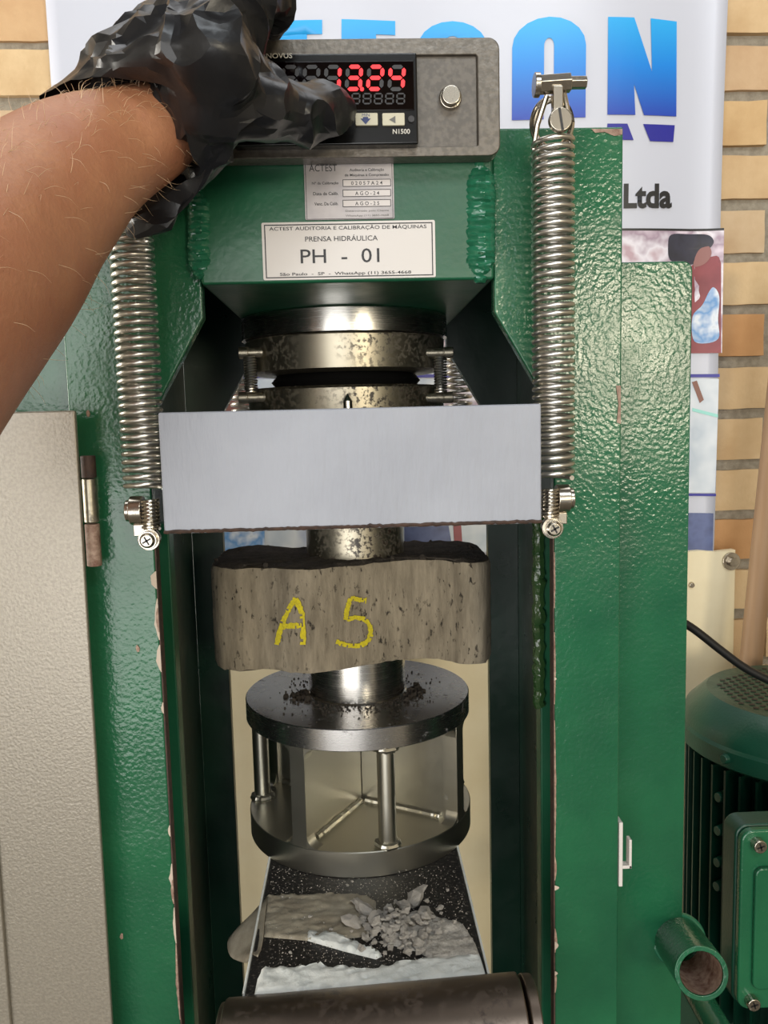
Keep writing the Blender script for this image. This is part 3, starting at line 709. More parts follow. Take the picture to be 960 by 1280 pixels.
for (a, b) in ((410,438.5),(444.5,472),(478,505.5)):
    A_, D_ = P(a,158,YM), P(b,142,YM)
    bm = B(); prism(bm, rrect(A_.x, D_.x, A_.z, D_.z, .0006, 3), YM-.0014, YM+.001); bt = mk('button', bm, 'button', met, .0003)
    if a > 440 and a < 450:
        c_ = P(457,151,YM-.0016); bm = B(); bm.faces.new([bm.verts.new(c_+Vector(v)) for v in ((-.0028,0,.0012),(.0028,0,.0012),(0,0,-.0018))]); mk('down_arrow', bm, 'navy', bt)
        bm = B(); box(bm, c_.x-.0014, c_.x+.0014, c_.y, c_.y+.0001, c_.z+.0011, c_.z+.0020); mk('down_arrow', bm, 'navy', bt)
        text('button_lettering', 'MIN', P(452.5,146,YM).x, P(462,146,YM).x, P(457,147,YM).z, P(457,143.2,YM).z, YM-.0016, 'navy', bt)
    if a > 470:
        c_ = P(491,149.5,YM-.0016); bm = B(); bm.faces.new([bm.verts.new(c_+Vector(v)) for v in ((-.0020,0,0),(.0014,0,.0019),(.0014,0,-.0019))]); mk('left_arrow', bm, 'grey_ink', bt)
text('model_lettering', 'N1500', P(491,168,YM).x, P(512.5,168,YM).x, P(500,167.5,YM).z, P(500,161.3,YM).z, YM-.0002, 'silver_print', met, bold=.015)
text('maker_lettering', 'NOVUS', P(333,73,YM).x, P(365.5,73,YM).x, P(350,73,YM).z, P(350,66.6,YM).z, YM-.0002, 'silver_print', met, bold=.015)
bm = B(); c_ = P(514,149,YM-.0004); cyl(bm, c_, c_-Vector((0,.0006,0)), .0017, 14); mk('indicator_lamp', bm, 'seg_off', met)

# ================================================================== STICKERS
YE = .4915
def prect(a, b, Y): A_ = P(a[0], b[1], Y); D_ = P(b[0], a[1], Y); return A_.x, D_.x, A_.z, D_.z
def sticker(name, a, b, mat, label, dy=0):
    x0, x1, z0, z1 = prect(a, b, YE); t = thing(name, ((x0+x1)/2, YE-dy, z0), label, 'label')
    bm = B(); prism(bm, rrect(x0, x1, z0, z1, .0009, 3), YE-.0003-dy, YE-dy); mk('backing', bm, mat, t); return t
def frame_line(par, a, b, wpx, Y, mat='ink', fill=None):
    x0, x1, z0, z1 = prect(a, b, Y); w_ = wpx*.00045; bm = B()
    for q in ((x0,x1,z0,z0+w_),(x0,x1,z1-w_,z1),(x0,x0+w_,z0+w_,z1-w_),(x1-w_,x1,z0+w_,z1-w_)):
        bm.faces.new([bm.verts.new(p) for p in ((q[0],Y,q[2]),(q[1],Y,q[2]),(q[1],Y,q[3]),(q[0],Y,q[3]))])
    mk('frame_line', bm, mat, par)
    if fill:
        bm = B(); bm.faces.new([bm.verts.new(p) for p in ((x0,Y+.0001,z0),(x1,Y+.0001,z0),(x1,Y+.0001,z1),(x0,Y+.0001,z1))]); mk('field', bm, fill, par)
def tx(par, s, a, b, Y, mat='ink', bold=0): x0, x1, z0, z1 = prect(a, b, Y); text('lettering', s, x0, x1, z0, z1, Y, mat, par, bold=bold)
st = sticker('machine_sticker', (329.5,275), (543.5,350.5), 'label_white', 'wide white sticker with large machine number on the green crossbeam')
Yt = YE-.0005
frame_line(st, (332.5,277.5), (540.5,348), 1.3, Yt)
tx(st, 'ACTEST AUDITORIA E CALIBRAÇÃO DE MÁQUINAS', (336.5,279.5), (533,289.5), Yt, bold=.006)
tx(st, 'PRENSA HIDRÁULICA', (381.5,292.5), (472,302), Yt, bold=.006)
tx(st, 'PH  -  01', (376,310), (474,329.5), Yt, bold=.004)
tx(st, 'São Paulo  -  SP  -  WhatsApp (11) 3655-4668', (350,338), (514,346), Yt, bold=.012)
s2 = sticker('calibration_sticker', (382,201), (491.5,275.5), 'foil', 'small silver sticker with dates in boxes just under the indicator box', .0004)
Yt = YE-.0009
frame_line(s2, (383.5,202.5), (490,274.5), .6, Yt)
tx(s2, 'ACTEST', (386.5,205.5), (421,214.5), Yt)
tx(s2, 'Auditoria e Calibração', (437,210), (480,215), Yt, bold=.01)
tx(s2, 'de Máquinas à Compressão', (431,216.5), (486,221.5), Yt, bold=.01)
for i, (l_, v_) in enumerate((('Nº da Calibração','0 2 0 5 7 A 2 4'),('Data da Calib.','A G O - 2 4'),('Venc. Da Calib.','A G O - 2 5'))):
    y = 223.5+i*12.7
    frame_line(s2, (428.5,y), (488.5,y+10), .8, Yt, fill='label_field')
    tx(s2, l_, (390+i*1.5,y+3.5), (423,y+8), Yt, bold=.01)
    tx(s2, v_, ((439,444,444)[i],y+2.6), ((478,474,474)[i],y+7.8), Yt, bold=.01)
tx(s2, 'Determinado pelo Cliente', (432,261.5), (486,265.5), Yt, 'grey_ink')
tx(s2, 'WhatsApp (11) 3655-4668', (432,267.5), (486,271.5), Yt, 'grey_ink')

# ================================================================== CONCRETE PAVER
ztb, zbb = P(440,706,.615).z, P(440,832,.615).z
# front outline (px offsets of the wavy face) and mirrored wavy back
fr = [(266,.632),(275,.616),(296,.610),(326,.615),(345,.609),(372,.598),(402,.599),(430,.606),(490,.623),(512,.627),(542,.627),(560,.619),(580,.606),(606,.607),(615,.624)]
fr = [(P(px, 790, Y).x, Y) for px, Y in fr]
xm_ = (fr[0][0]+fr[-1][0])/2
bk = [(2*xm_-x, 2*.663-y) for x, y in fr]
loop = fr + bk
dens = []
for i in range(len(loop)):
    a, b = Vector(loop[i]), Vector(loop[(i+1)%len(loop)]); k = max(1, int((b-a).length/.004))
    for j in range(k): dens.append(a.lerp(b, j/k))
for _ in range(2): dens = [(dens[i-1]+dens[i]*2+dens[(i+1)%len(dens)])/4 for i in range(len(dens))]
blk = thing('concrete_paver', (xm_, .663, zbb), 'wavy-edged grey concrete paving block clamped between the press pistons', 'block')
bm = B(); rows = []; nz = 22
for j in range(nz+1):
    t = j/nz; row = []
    for i, p in enumerate(dens):
        c2 = Vector((p.x-xm_, p.y-.663)).normalized()
        q = .0006*noise.noise(Vector((p.x*90, p.y*90, t*7))) + (.0015*noise.noise(Vector((p.x*160,p.y*160,3))) if j in (0,nz) else 0)
        ins = .0012 if j in (0, nz) else 0
        z = zbb + (ztb-zbb)*t + ((.0012*noise.noise(Vector((p.x*120,p.y*120,9*t)))) if j in (0,nz) else 0)
        row.append(Vector((p.x+c2.x*(q-ins), p.y+c2.y*(q-ins), z)))
    rows.append(row)
rings(bm, rows); mk('paver_body', bm, 'concrete', blk, smooth=60)
# rough broken top skin
bm = B(); cvert = bm.verts.new((xm_, .663, ztb+.0008)); prev = None; rr_ = []
for t in (.25,.5,.75,.9,.985):
    rr_.append([bm.verts.new((xm_+(p.x-xm_)*t, .663+(p.y-.663)*t, ztb+.0012+.0020*noise.noise(Vector((p.x*t*110, p.y*110*t, 2)))+(.001 if t<.95 else -.0006))) for p in dens])
for i in range(len(dens)): bm.faces.new((cvert, rr_[0][i], rr_[0][(i+1)%len(dens)]))
for a, b in zip(rr_, rr_[1:]):
    for i in range(len(dens)): j=(i+1)%len(dens); bm.faces.new((a[i], b[i], b[j], a[j]))
tag(mk('rough_top', bm, 'concrete_top', blk, smooth=20), 'dark rough broken top face')
bm = B()
for _ in range(26):
    p = random.choice(dens); t = random.uniform(.8,.97); c_ = Vector((xm_+(p.x-xm_)*t, .663+(p.y-.663)*t, ztb+.0015)); r = random.uniform(.001,.0028)
    m0 = len(bm.verts); g = bmesh.ops.create_icosphere(bm, subdivisions=1, radius=r, matrix=Matrix.Translation(c_))
    for v in g['verts']: v.co += Vector((random.uniform(-1,1),random.uniform(-1,1),random.uniform(-1,1)))*r*.35
mk('loose_grains', bm, 'concrete_top', blk, smooth=20, kind='stuff')
# chalk marks projected on the wavy face
def face_y(x):
    best = None
    for i in range(len(dens)):
        a, b = dens[i], dens[(i+1)%len(dens)]
        if (a.x-x)*(b.x-x) <= 0 and abs(a.x-b.x) > 1e-7:
            y = a.y+(b.y-a.y)*(x-a.x)/(b.x-a.x)
            if best is None or y < best: best = y
    return best if best else .61
def stroke(name, polys, wpx):
    bm = B()
    for pl in polys:
        pts = crv([(x, y, 0) for x, y in pl], 10) if len(pl) > 2 else [Vector((pl[0][0]+(pl[1][0]-pl[0][0])*i/14, pl[0][1]+(pl[1][1]-pl[0][1])*i/14, 0)) for i in range(15)]
        pr = None
        for i, p in enumerate(pts):
            d = (pts[min(i+1,len(pts)-1)]-pts[max(i-1,0)]).normalized(); q = Vector((-d.y, d.x, 0)); w_ = wpx*(.8+.5*abs(noise.noise(Vector((p.x*.6,p.y*.6,1)))))
            cur = []
            for sg in (-1, 0, 1):
                e_ = p+q*sg*w_*(.75+.5*random.random()); W_ = P(e_.x, e_.y, .610); Wy = face_y(W_.x)-.0011; W_ = P(e_.x, e_.y, Wy)
                cur.append(bm.verts.new(W_))
            if pr:
                if random.random() > .05: bm.faces.new((pr[0],cur[0],cur[1],pr[1]))
                if random.random() > .05: bm.faces.new((pr[1],cur[1],cur[2],pr[2]))
            pr = cur
    mk(name, bm, 'chalk', blk)
stroke('chalk_letter', [[(346,806),(352,782),(362,760),(370,748)],[(370,748),(378,770),(379,806)],[(354,783),(377,782)]], 3.6)
stroke('chalk_number', [[(458,751),(438,748)],[(438,748),(434,762),(432,775)],[(432,775),(448,772),(461,780),(462,797),(450,807),(432,806),(420,802)]], 3.2)

# ================================================================== SUPPORT CAGE
rD = seg_r(308, 587, 868, YA)*sqrt(1-(.09/.70)**2)
xd = (P(447.5,868,YA).x + P(451,1020,YA).x)/2
zd1 = P(448,912,YA-rD).z; zd0 = P(448,940,YA-rD).z; zc1 = P(450,1066,YA-rD).z; zc0 = z_tab
cage = thing('support_cage', (xd, YA, zc0), 'round steel support cage of two discs joined by plates and rods under the block', 'machine part')
bm = B(); lathe(bm, (xd, YA), [(rD-.0006, zd0), (rD, zd0+.0006), (rD, zd1-.0006), (rD-.0006, zd1)], 128); mk('top_disc', bm, 'steel_disc', cage, smooth=28)
bm = B(); lathe(bm, (xd, YA), [(rD-.0006, zc0), (rD, zc0+.0006), (rD, zc1-.0006), (rD-.0006, zc1)], 128); mk('bottom_disc', bm, 'steel_cage', cage, smooth=28)
rC = seg_r(388, 508, 850, YA)
bm = B(); lathe(bm, (xd, YA), [(rC+.001, zd1), (rC, zd1+.001), (rC, zbb-.0006)], 64); tag(mk('lower_piston', bm, 'steel', cage, smooth=28), 'smooth round piston standing on the top disc')
def dirv(a): return Vector((sin(a), -cos(a), 0))           # angle from the viewer's side, + to the right
a1 = math.asin((P(371,950,.59).x-xd)/rD)
for a in (a1, a1+pi/2, a1+pi, a1+3*pi/2):
    d = dirv(a); t_ = Vector((-d.y, d.x, 0)); bm = B()
    q = [(.004, .0035), (rD-.012, .0035), (rD-.012, .0062), (rD-.0005, .0062)]
    poly = [(x, w) for x, w in q] + [(x, -w) for x, w in q[::-1]]
    lo = [bm.verts.new(Vector((xd, YA, zc1))+d*x+t_*w) for x, w in poly]; hi = [bm.verts.new(Vector((xd, YA, zd0))+d*x+t_*w) for x, w in poly]
    bm.faces.new(lo); bm.faces.new(hi)
    for i in range(len(poly)): j=(i+1)%len(poly); bm.faces.new((lo[i], lo[j], hi[j], hi[i]))
    # filleted corners at the rim
    for zz, sg in ((zc1, 1), (zd0, -1)):
        for sw in (-1, 1):
            f = [(.0062*sw, 0)] + [(sw*(.0062+.008*(1-sin(an))), sg*.008*(1-cos(an))) for an in (0, .4, .8, 1.2, pi/2)]
            A_ = [bm.verts.new(Vector((xd, YA, zz+fz))+d*(sqrt(max(0,rD**2-fw**2))-.0005)+t_*fw) for fw, fz in f]
            C_ = [bm.verts.new(Vector((xd, YA, zz+fz))+d*(sqrt(max(0,rD**2-fw**2))-.010)+t_*fw) for fw, fz in f]
            bm.faces.new(A_); bm.faces.new(C_)
            for i in range(len(f)): j=(i+1)%len(f); bm.faces.new((A_[i],A_[j],C_[j],C_[i]))
    g = mk('gusset_plate', bm, 'steel_cage', cage, smooth=35)
    for sw in (-1, 1):
        bm = B(); pts = [Vector((xd, YA, zc1+.0008))+d*(.008+(rD-.024)*i/60)+t_*sw*.0045 for i in range(61)]
        tube(bm, pts, [.0027+.0006*noise.noise(Vector((i*.35,sw,a))) for i in range(61)], 8)
        mk('weld_bead', bm, 'steel_cage', g)
for a in (a1+pi/4, a1-pi/4, a1+3*pi/4, a1-3*pi/4):
    if a == a1+pi/4: a = math.asin((P(483,1000,.59).x-xd)/(rD-.009))
    if a == a1-pi/4: a = -radians(95)
    c_ = Vector((xd, YA, 0))+dirv(a)*(rD-.0085); bm = B(); cyl(bm, (c_.x,c_.y,zc1), (c_.x,c_.y,zd0), .0066, 32); rd = mk('support_rod', bm, 'steel_cage', cage)
    for zz, sg in ((zc1, 1), (zd0, -1)):
        bm = B()
        tube(bm, [Vector((c_.x+.0072*cos(b), c_.y+.0072*sin(b), zz+sg*.0012)) for b in [2*pi*i/24 for i in range(25)]], [.0026+.0006*sin(i*2.5) for i in range(25)], 8)
        mk('weld_bead', bm, 'steel_cage', rd)
# grit on the top disc
bm = B(); rnd = random.Random(4)
def grit(bm, x, y, z, r, rnd):
    g = bmesh.ops.create_icosphere(bm, subdivisions=1, radius=r, matrix=Matrix.Translation((x,y,z+r*.5)))
    for v in g['verts']: v.co += Vector((rnd.uniform(-1,1),rnd.uniform(-1,1),rnd.uniform(-.6,.6)))*r*.4
for _ in range(420):
    a = rnd.gauss(0, 1.5); q = rC+.002+abs(rnd.gauss(0, .012)); q = min(q, rD-.004); d = dirv(a)
    grit(bm, xd+d.x*q, YA+d.y*q, zd1, rnd.uniform(.0003,.0009), rnd)
for cx_, ca in ((-1, 2.05), (1, -2.1)):
    for _ in range(45):
        d = dirv(cx_*1.25+rnd.gauss(0,.15)); q = rC+.003+abs(rnd.gauss(0,.006)); grit(bm, xd+d.x*q, YA+d.y*q, zd1, rnd.uniform(.001,.0026), rnd)
o = mk('disc_grit', bm, 'concrete_top', smooth=20); tag(o, 'dark concrete grit scattered on the steel disc around the piston', 'grit', kind='stuff')

# ================================================================== RESIDUE ON THE SLIDE TABLE
def tabpt(px, py): # point on the table surface under a photo pixel
    d = ROT @ Vector(((px-480)/FPX, -(py-640)/FPX, -1)); t = (z_tab-CZ)/d.z; return Vector((d.x*t, d.y*t, z_tab))
def slab(name, pix, mat, h, amp, parent=None, label=None, cat=None, step=.0022, seed=0, lift=0):
    pts = [tabpt(*p) for p in pix]; bm = B()
    f = bm.faces.new([bm.verts.new((p.x, p.y, 0)) for p in pts]); bmesh.ops.triangulate(bm, faces=[f])
    xs = [p.x for p in pts]; ys = [p.y for p in pts]
    for lo, hi, ax in ((min(xs), max(xs), 0), (min(ys), max(ys), 1)):
        k = int((hi-lo)/step)+1
        for i in range(1, k):
            co = [0,0,0]; no = [0,0,0]; co[ax] = lo+(hi-lo)*i/k; no[ax] = 1
            bmesh.ops.bisect_plane(bm, geom=bm.verts[:]+bm.edges[:]+bm.faces[:], plane_co=co, plane_no=no)
    for v in bm.verts:
        bnd = v.is_boundary; x, y = v.co.x, v.co.y
        rd_ = 1-abs(noise.noise(Vector((x*60+y*40, y*220-x*60, seed))))*2
        v.co.z = z_tab + lift + .0003 + (0 if bnd else h + amp*max(-.6, rd_-.3) + amp*.5*noise.noise(Vector((x*300,y*300,seed))))
    o = mk(name, bm, mat, parent, smooth=70)
    if label: tag(o, label, cat)
    return o
slab('adhesive_sheet', [(334,1120),(446,1118),(470,1128),(470,1170),(400,1178),(330,1172)], 'grey_sheet', .0012, .0014, label='stained grey-beige sheet lying across the back of the slide table', cat='sheet')
slab('paste_smear', [(322,1224),(330,1213),(400,1208),(452,1214),(520,1202),(600,1196),(608,1222),(480,1232),(318,1244)], 'white_paste', .0016, .0018, seed=4, label='white paste smeared along the front edge of the slide table', cat='paste')
slab('paste_smear', [(470,1150),(520,1140),(545,1146),(580,1158),(594,1180),(600,1196),(540,1200),(520,1190),(480,1180)], 'dust', .0012, .0016, seed=8, label='greyish paste smear beside the crumb heap, right of centre', cat='paste')
slab('paste_smear', [(384,1165),(420,1170),(455,1184),(478,1196),(470,1200),(430,1190),(382,1176)], 'white_paste', .002, .0018, seed=11, label='narrow pale ridge of paste left of the crumb heap', cat='paste')
# torn flap hanging over the left side
bm = B(); e0 = [tabpt(334,1124), tabpt(331,1150), tabpt(328,1180), tabpt(322,1200)]
outp = [P(312,1150,.545), P(286,1172,.54), P(288,1196,.52), P(308,1204,.50)]
g = []
for i in range(4):
    a, b = e0[i]+Vector((0,0,.002)), outp[i]; mid = (a+b)/2+Vector((0,0,.004*(1 if i%2 else .3)))
    g.append(crv([a, mid, b], 4))
g = [[v for v in col] for col in zip(*[crv([r[k] for r in g], 4) for k in range(len(g[0]))])]
V_ = [[bm.verts.new(p+Vector((0,0,.001*noise.noise(p*200)))) for p in r] for r in g]
for i in range(len(V_)-1):
    for j in range(len(V_[0])-1): bm.faces.new((V_[i][j],V_[i+1][j],V_[i+1][j+1],V_[i][j+1]))
o = mk('torn_sheet', bm, 'grey_sheet', smooth=70); sm = o.modifiers.new('solid','SOLIDIFY'); sm.thickness = .0006; tag(o, 'torn grey sheet flap folded over the left edge of the slide table', 'sheet')
# crumbs
cm = []
for k in range(5):
    bm = B(); bmesh.ops.create_icosphere(bm, subdivisions=2, radius=1)
    for v in bm.verts: v.co *= 1+.6*noise.noise(v.co*1.6+Vector((k*7,0,0)))+.45*noise.noise(v.co*4+Vector((k*3,1,0)))
    me = bpy.data.meshes.new('concrete_crumb'); bm.to_mesh(me); bm.free(); me.materials.append(M['crumb']); cm.append(me)
rnd = random.Random(11); spots = []
big = [(520,1128,.0050,2.2,-.6),(532,1150,.0046,2.4,-.5),(455,1142,.0044,2.3,.8),(440,1160,.0042,1.9,.9),(470,1162,.0040,1.6,.2),(505,1140,.0038,1.5,0),(486,1172,.0036,1.8,.3),(522,1185,.0036,1.6,-.3)]
for px, py, r, el, an in big: spots.append((px, py, r, el, an))
while len(spots) < 110:
    px, py = rnd.gauss(498, 24), rnd.gauss(1166, 15)
    if 425 < px < 560 and 1125 < py < 1196: spots.append((px, py, rnd.uniform(.0009,.0026), rnd.uniform(1,1.5), rnd.uniform(0,3)))
for i in range(14): spots.append((rnd.uniform(350,575), rnd.uniform(1100,1200), rnd.uniform(.0007,.0016), 1, 0))
LBL = ['long pale concrete flake at the back right of the crumb heap','long pale flake leaning down the right side of the crumb heap','long flake at the upper left of the crumb heap','thick flake at the left end of the crumb heap',
 'short chunk in the left middle of the crumb heap','rounded chunk at the top middle of the crumb heap','elongated chunk at the lower middle of the crumb heap','chunk at the front right of the crumb heap']
for i, (px, py, r, el, an) in enumerate(spots):
    p = tabpt(px, py); o = bpy.data.objects.new('concrete_crumb', rnd.choice(cm)); COL.objects.link(o)
    pile = max(0, 1-((px-500)/38)**2-((py-1163)/28)**2)
    o.location = p + Vector((0, 0, r*.6+.0015+pile*.007*rnd.random())); o.scale = (r, r*el, r*.75); o.rotation_euler = (rnd.uniform(-.4,.4), rnd.uniform(-.4,.4), an)
    tag(o, LBL[i] if i < 8 else 'small grey concrete crumb in the loose heap on the slide table', 'crumb', 'crumbs on the slide table')
bm = B()
for _ in range(1500):
    px, py = rnd.uniform(336,590), rnd.uniform(1085,1215); p = tabpt(px, py)
    if not (xl+.003 < p.x < xr-.003) or p.y > .74: continue
    r = rnd.uniform(.00018,.0005)*(1.5 if rnd.random()<.1 else 1)
    v = [bm.verts.new(p+Vector((r*a, r*b, .0014+r*c))) for a, b, c in ((1,0,0),(-.5,.9,0),(-.5,-.9,0),(0,0,1.2))]
    for f in ((0,1,3),(1,2,3),(2,0,3)): bm.faces.new([v[q] for q in f])
o = mk('concrete_dust', bm, 'dust', smooth=20); tag(o, 'pale concrete dust speckled over the black slide table', 'dust', kind='stuff')

# ================================================================== MOTOR (right)
YMo = .78
mc = P(1008, 900, YMo); rM = .117
mx = mc.x
zm_t = P(1000, 866, YMo).z; zm_b = P(860, 930, YMo).z - .004
mot = thing('electric_motor', (mx, YMo, zm_b-.30), 'dark green finned electric motor standing upright right of the press', 'motor')
bm = B()
lathe(bm, (mx, YMo), [(rM-.004, zm_b), (rM, zm_b+.003), (rM, zm_b+.018), (rM-.0025, zm_b+.021), (rM-.003, zm_t-.026), (rM-.006, zm_t-.018), (rM-.022, zm_t-.002), (rM-.025, zm_t)], 72)
fc = mk('fan_cover', bm, 'green_motor', mot, smooth=30)
bm = B(); sp_ = .0098
for i in range(-9, 10):
    for j in range(-9, 10):
        x, y = i*sp_+(sp_/2 if j % 2 else 0), j*sp_*.80
        if x*x+y*y > (rM-.034)**2 or x*x+y*y < .012**2: continue
        h = .0038; pts = [(-h,0),(0,-h*.85),(h,0),(0,h*.85)]
        an = .5; ca, sa = cos(an), sin(an)
        bm.faces.new([bm.verts.new((mx+(x+a)*ca-(y+b)*sa, YMo+(x+a)*sa+(y+b)*ca, zm_t+.0005)) for a, b in pts])
o = mk('grille_openings', bm, 'rubber', fc); o['kind'] = 'stuff'
bm = B(); lathe(bm, (mx, YMo), [(rM-.024, zm_b-.27), (rM-.024, zm_b+.004)], 48); mk('motor_body', bm, 'green_dark_shaded', mot)
for i in range(44):
    a = 2*pi*i/44; d = Vector((cos(a), sin(a), 0)); t_ = Vector((-d.y, d.x, 0)); bm = B()
    q0, q1 = rM-.026, rM-.006
    if -pi/2-.52 < (a if a < pi else a-2*pi) < -pi/2+.25: q1 = rM-.014
    pr = [(q0, zm_b-.26), (q1-.006, zm_b-.26), (q1, zm_b-.245), (q1, zm_b-.004), (q0, zm_b-.004)]
    A_ = [bm.verts.new(Vector((mx,YMo,z))+d*q+t_*.0011) for q, z in pr]; C_ = [bm.verts.new(Vector((mx,YMo,z))+d*q-t_*.0011) for q, z in pr]
    bm.faces.new(A_); bm.faces.new(C_)
    for k in range(5): j=(k+1)%5; bm.faces.new((A_[k],A_[j],C_[j],C_[k]))
    mk('cooling_fin', bm, 'green_dark_shaded', mot)
bm = B(); lathe(bm, (mx, YMo), [(rM+.02, zm_b-.31), (rM+.02, zm_b-.285), (rM-.01, zm_b-.27)], 48); mk('base_flange', bm, 'green_motor', mot)
c_ = P(874, 953, YMo-.06); c_ = Vector((mx, YMo, c_.z)) + Vector((c_.x-mx, -.068, 0)).normalized()*(rM-.001)
dv = Vector((c_.x-mx, c_.y-YMo, 0)).normalized(); bm = B(); cyl(bm, c_-dv*.002, c_+dv*.005, .0052, 16, .004); mk('cover_screw', bm, 'green_motor', fc, .0006)
for py in (1003, 1045, 1085, 1115):
    q = P(872, py, YMo-.045); bm = B(); dv = Vector((q.x-mx, q.y-YMo, 0)).normalized(); b0 = Vector((mx, YMo, q.z))+dv*(rM-.007); cyl(bm, b0-dv*.012, b0, .006, 18, .0045); mk('boss', bm, 'green_motor', mot, .0006)
YJ = .60
xj0 = P(927,1100,YJ).x; zj1, zj0 = P(940,1040,YJ).z, P(940,1268,YJ).z
jb = None
bm = B(); prism(bm, rrect(xj0, xj0+.11, zj0, zj1, .010), YJ+.012, YJ+.034); jb = mk('terminal_box', bm, 'green_motor', mot, .002)
bm = B(); prism(bm, rrect(xj0+.001, xj0+.109, zj0+.001, zj1-.001, .010), YJ+.004, YJ+.0115); mk('box_lid', bm, 'green', jb, .002)
bm = B(); prism(bm, rrect(xj0+.011, xj0+.099, zj0+.020, zj1-.030, .006), YJ, YJ+.0045); mk('lid_panel', bm, 'green', jb, .0015)
for px, py in ((949,1057),(941,1254)):
    c_ = P(px, py, YJ); bm = B(); cyl(bm, (c_.x,YJ+.005,c_.z), (c_.x,YJ-.003,c_.z), .0052, 24); s_ = mk('lid_screw', bm, 'nickel', jb, .0008)
    bm = B()
    for an in (.3, .3+pi/2):
        u1 = Vector((cos(an),0,sin(an))); v1 = Vector((-sin(an),0,cos(an))); bm.faces.new([bm.verts.new(Vector((c_.x,YJ-.0032,c_.z))+u1*a*.003+v1*b*.0006) for a, b in ((-1,-1),(1,-1),(1,1),(-1,1))])
    mk('screw_cross', bm, 'rubber', jb)
# pump cabinet that carries the motor
bm = B(); box(bm, P(846,1270,.60).x, mx+.16, .60, .905, 0, zm_b-.31); cab = mk('pump_cabinet', bm, 'green_dark_shaded', bevel=.003); tag(cab, 'dark green oil tank beneath the upright motor', 'tank')
bm = B(); a, b = P(848,1200,.66), P(905,1300,.56); tube(bm, [a, b], .010, 12); 
o = mk('brace_bar', bm, 'green', press)
# cable
bm = B(); pts = crv([P(790,735,.74), P(815,750,.72), P(838,768,.70), P(868,787,.70), P(900,812,.70), P(930,834,.70), P(965,852,.70), P(1010,868,.70), P(1080,880,.74), P(1150,930,.80), P(1200,1060,.88), P(1215,1300,.96), P(1220,1600,.97)], 12)
tube(bm, pts, .0036, 12); o = mk('power_cable', bm, 'rubber'); tag(o, 'black power cable sagging from the press to over the motor', 'cable')

# ================================================================== PERSON: FOREARM AND GLOVED HAND
arm_c = [(226,146,.404,36),(205,160,.398,51),(152,184,.388,66),(102,212,.374,81),(52,255,.358,98),(0,306,.340,118),(-62,368,.318,138),(-150,455,.292,162),(-290,600,.262,200)]
pts = [Pd(a, b, d) for a, b, d, r in arm_c]; rad = [r*d/FPX for a, b, d, r in arm_c]
cpts = crv(pts, 10); crad = [v.x for v in crv([(r,0,0) for r in rad], 10)]
bm = B(); rows = []; u = None; nn = 56
view = Vector((0,-1,0))
for i, p in enumerate(cpts):
    t = (cpts[min(i+1,len(cpts)-1)]-cpts[max(i-1,0)]).normalized()
    u = (Vector((0,0,1))-t*t.z).normalized(); v = t.cross(u)
    r = crad[i]; fi = i/len(cpts)
    row = []
    for k in range(nn):
        a = 2*pi*k/nn; bulge = 1+.05*cos(a*2+.8)+.025*sin(3*a+fi*5)+.02*noise.noise(Vector((fi*6, cos(a), sin(a))))
        if fi < .3: bulge += .05*math.exp(-((fi-.13)/.06)**2)*max(0, cos(a-.35))**3     # wrist bone
        row.append(p+(u*cos(a)+v*sin(a)*.95)*r*bulge)
    rows.append(row)
rings(bm, rows); me_rows = rows
person = mk('person', bm, 'skin', smooth=180)
tag(person, 'bare hairy forearm of a person pressing a button with a black-gloved hand', 'person')
# fine arm hair
bm = B(); rnd = random.Random(21)
for _ in range(900):
    i = rnd.randrange(6, 66); k = rnd.random()*nn
    c_ = cpts[i]; p = rows[i][int(k)%nn]
    nrm = (p-c_).normalized()
    if nrm.z < .25 and rnd.random() < .80: continue
    t = (cpts[max(i-1,0)]-cpts[i+1]).normalized()
    dirh = (t*rnd.uniform(.2,.9) + nrm*.55 + Vector((rnd.uniform(-.5,.5),rnd.uniform(-.5,.5),rnd.uniform(-.9,.1)))).normalized()
    L = rnd.uniform(.005,.011); q = crv([p+nrm*.0, p+dirh*L*.5+nrm*.0006, p+(dirh*.9-nrm*.2+Vector((0,0,-.1))).normalized()*L], 3)
    tube(bm, q, [.00009,.00009,.00008,.00007,.00005,.00003,.00002][:len(q)], 3, cap=False)
mk('arm_hair', bm, 'hair', person, kind='stuff')

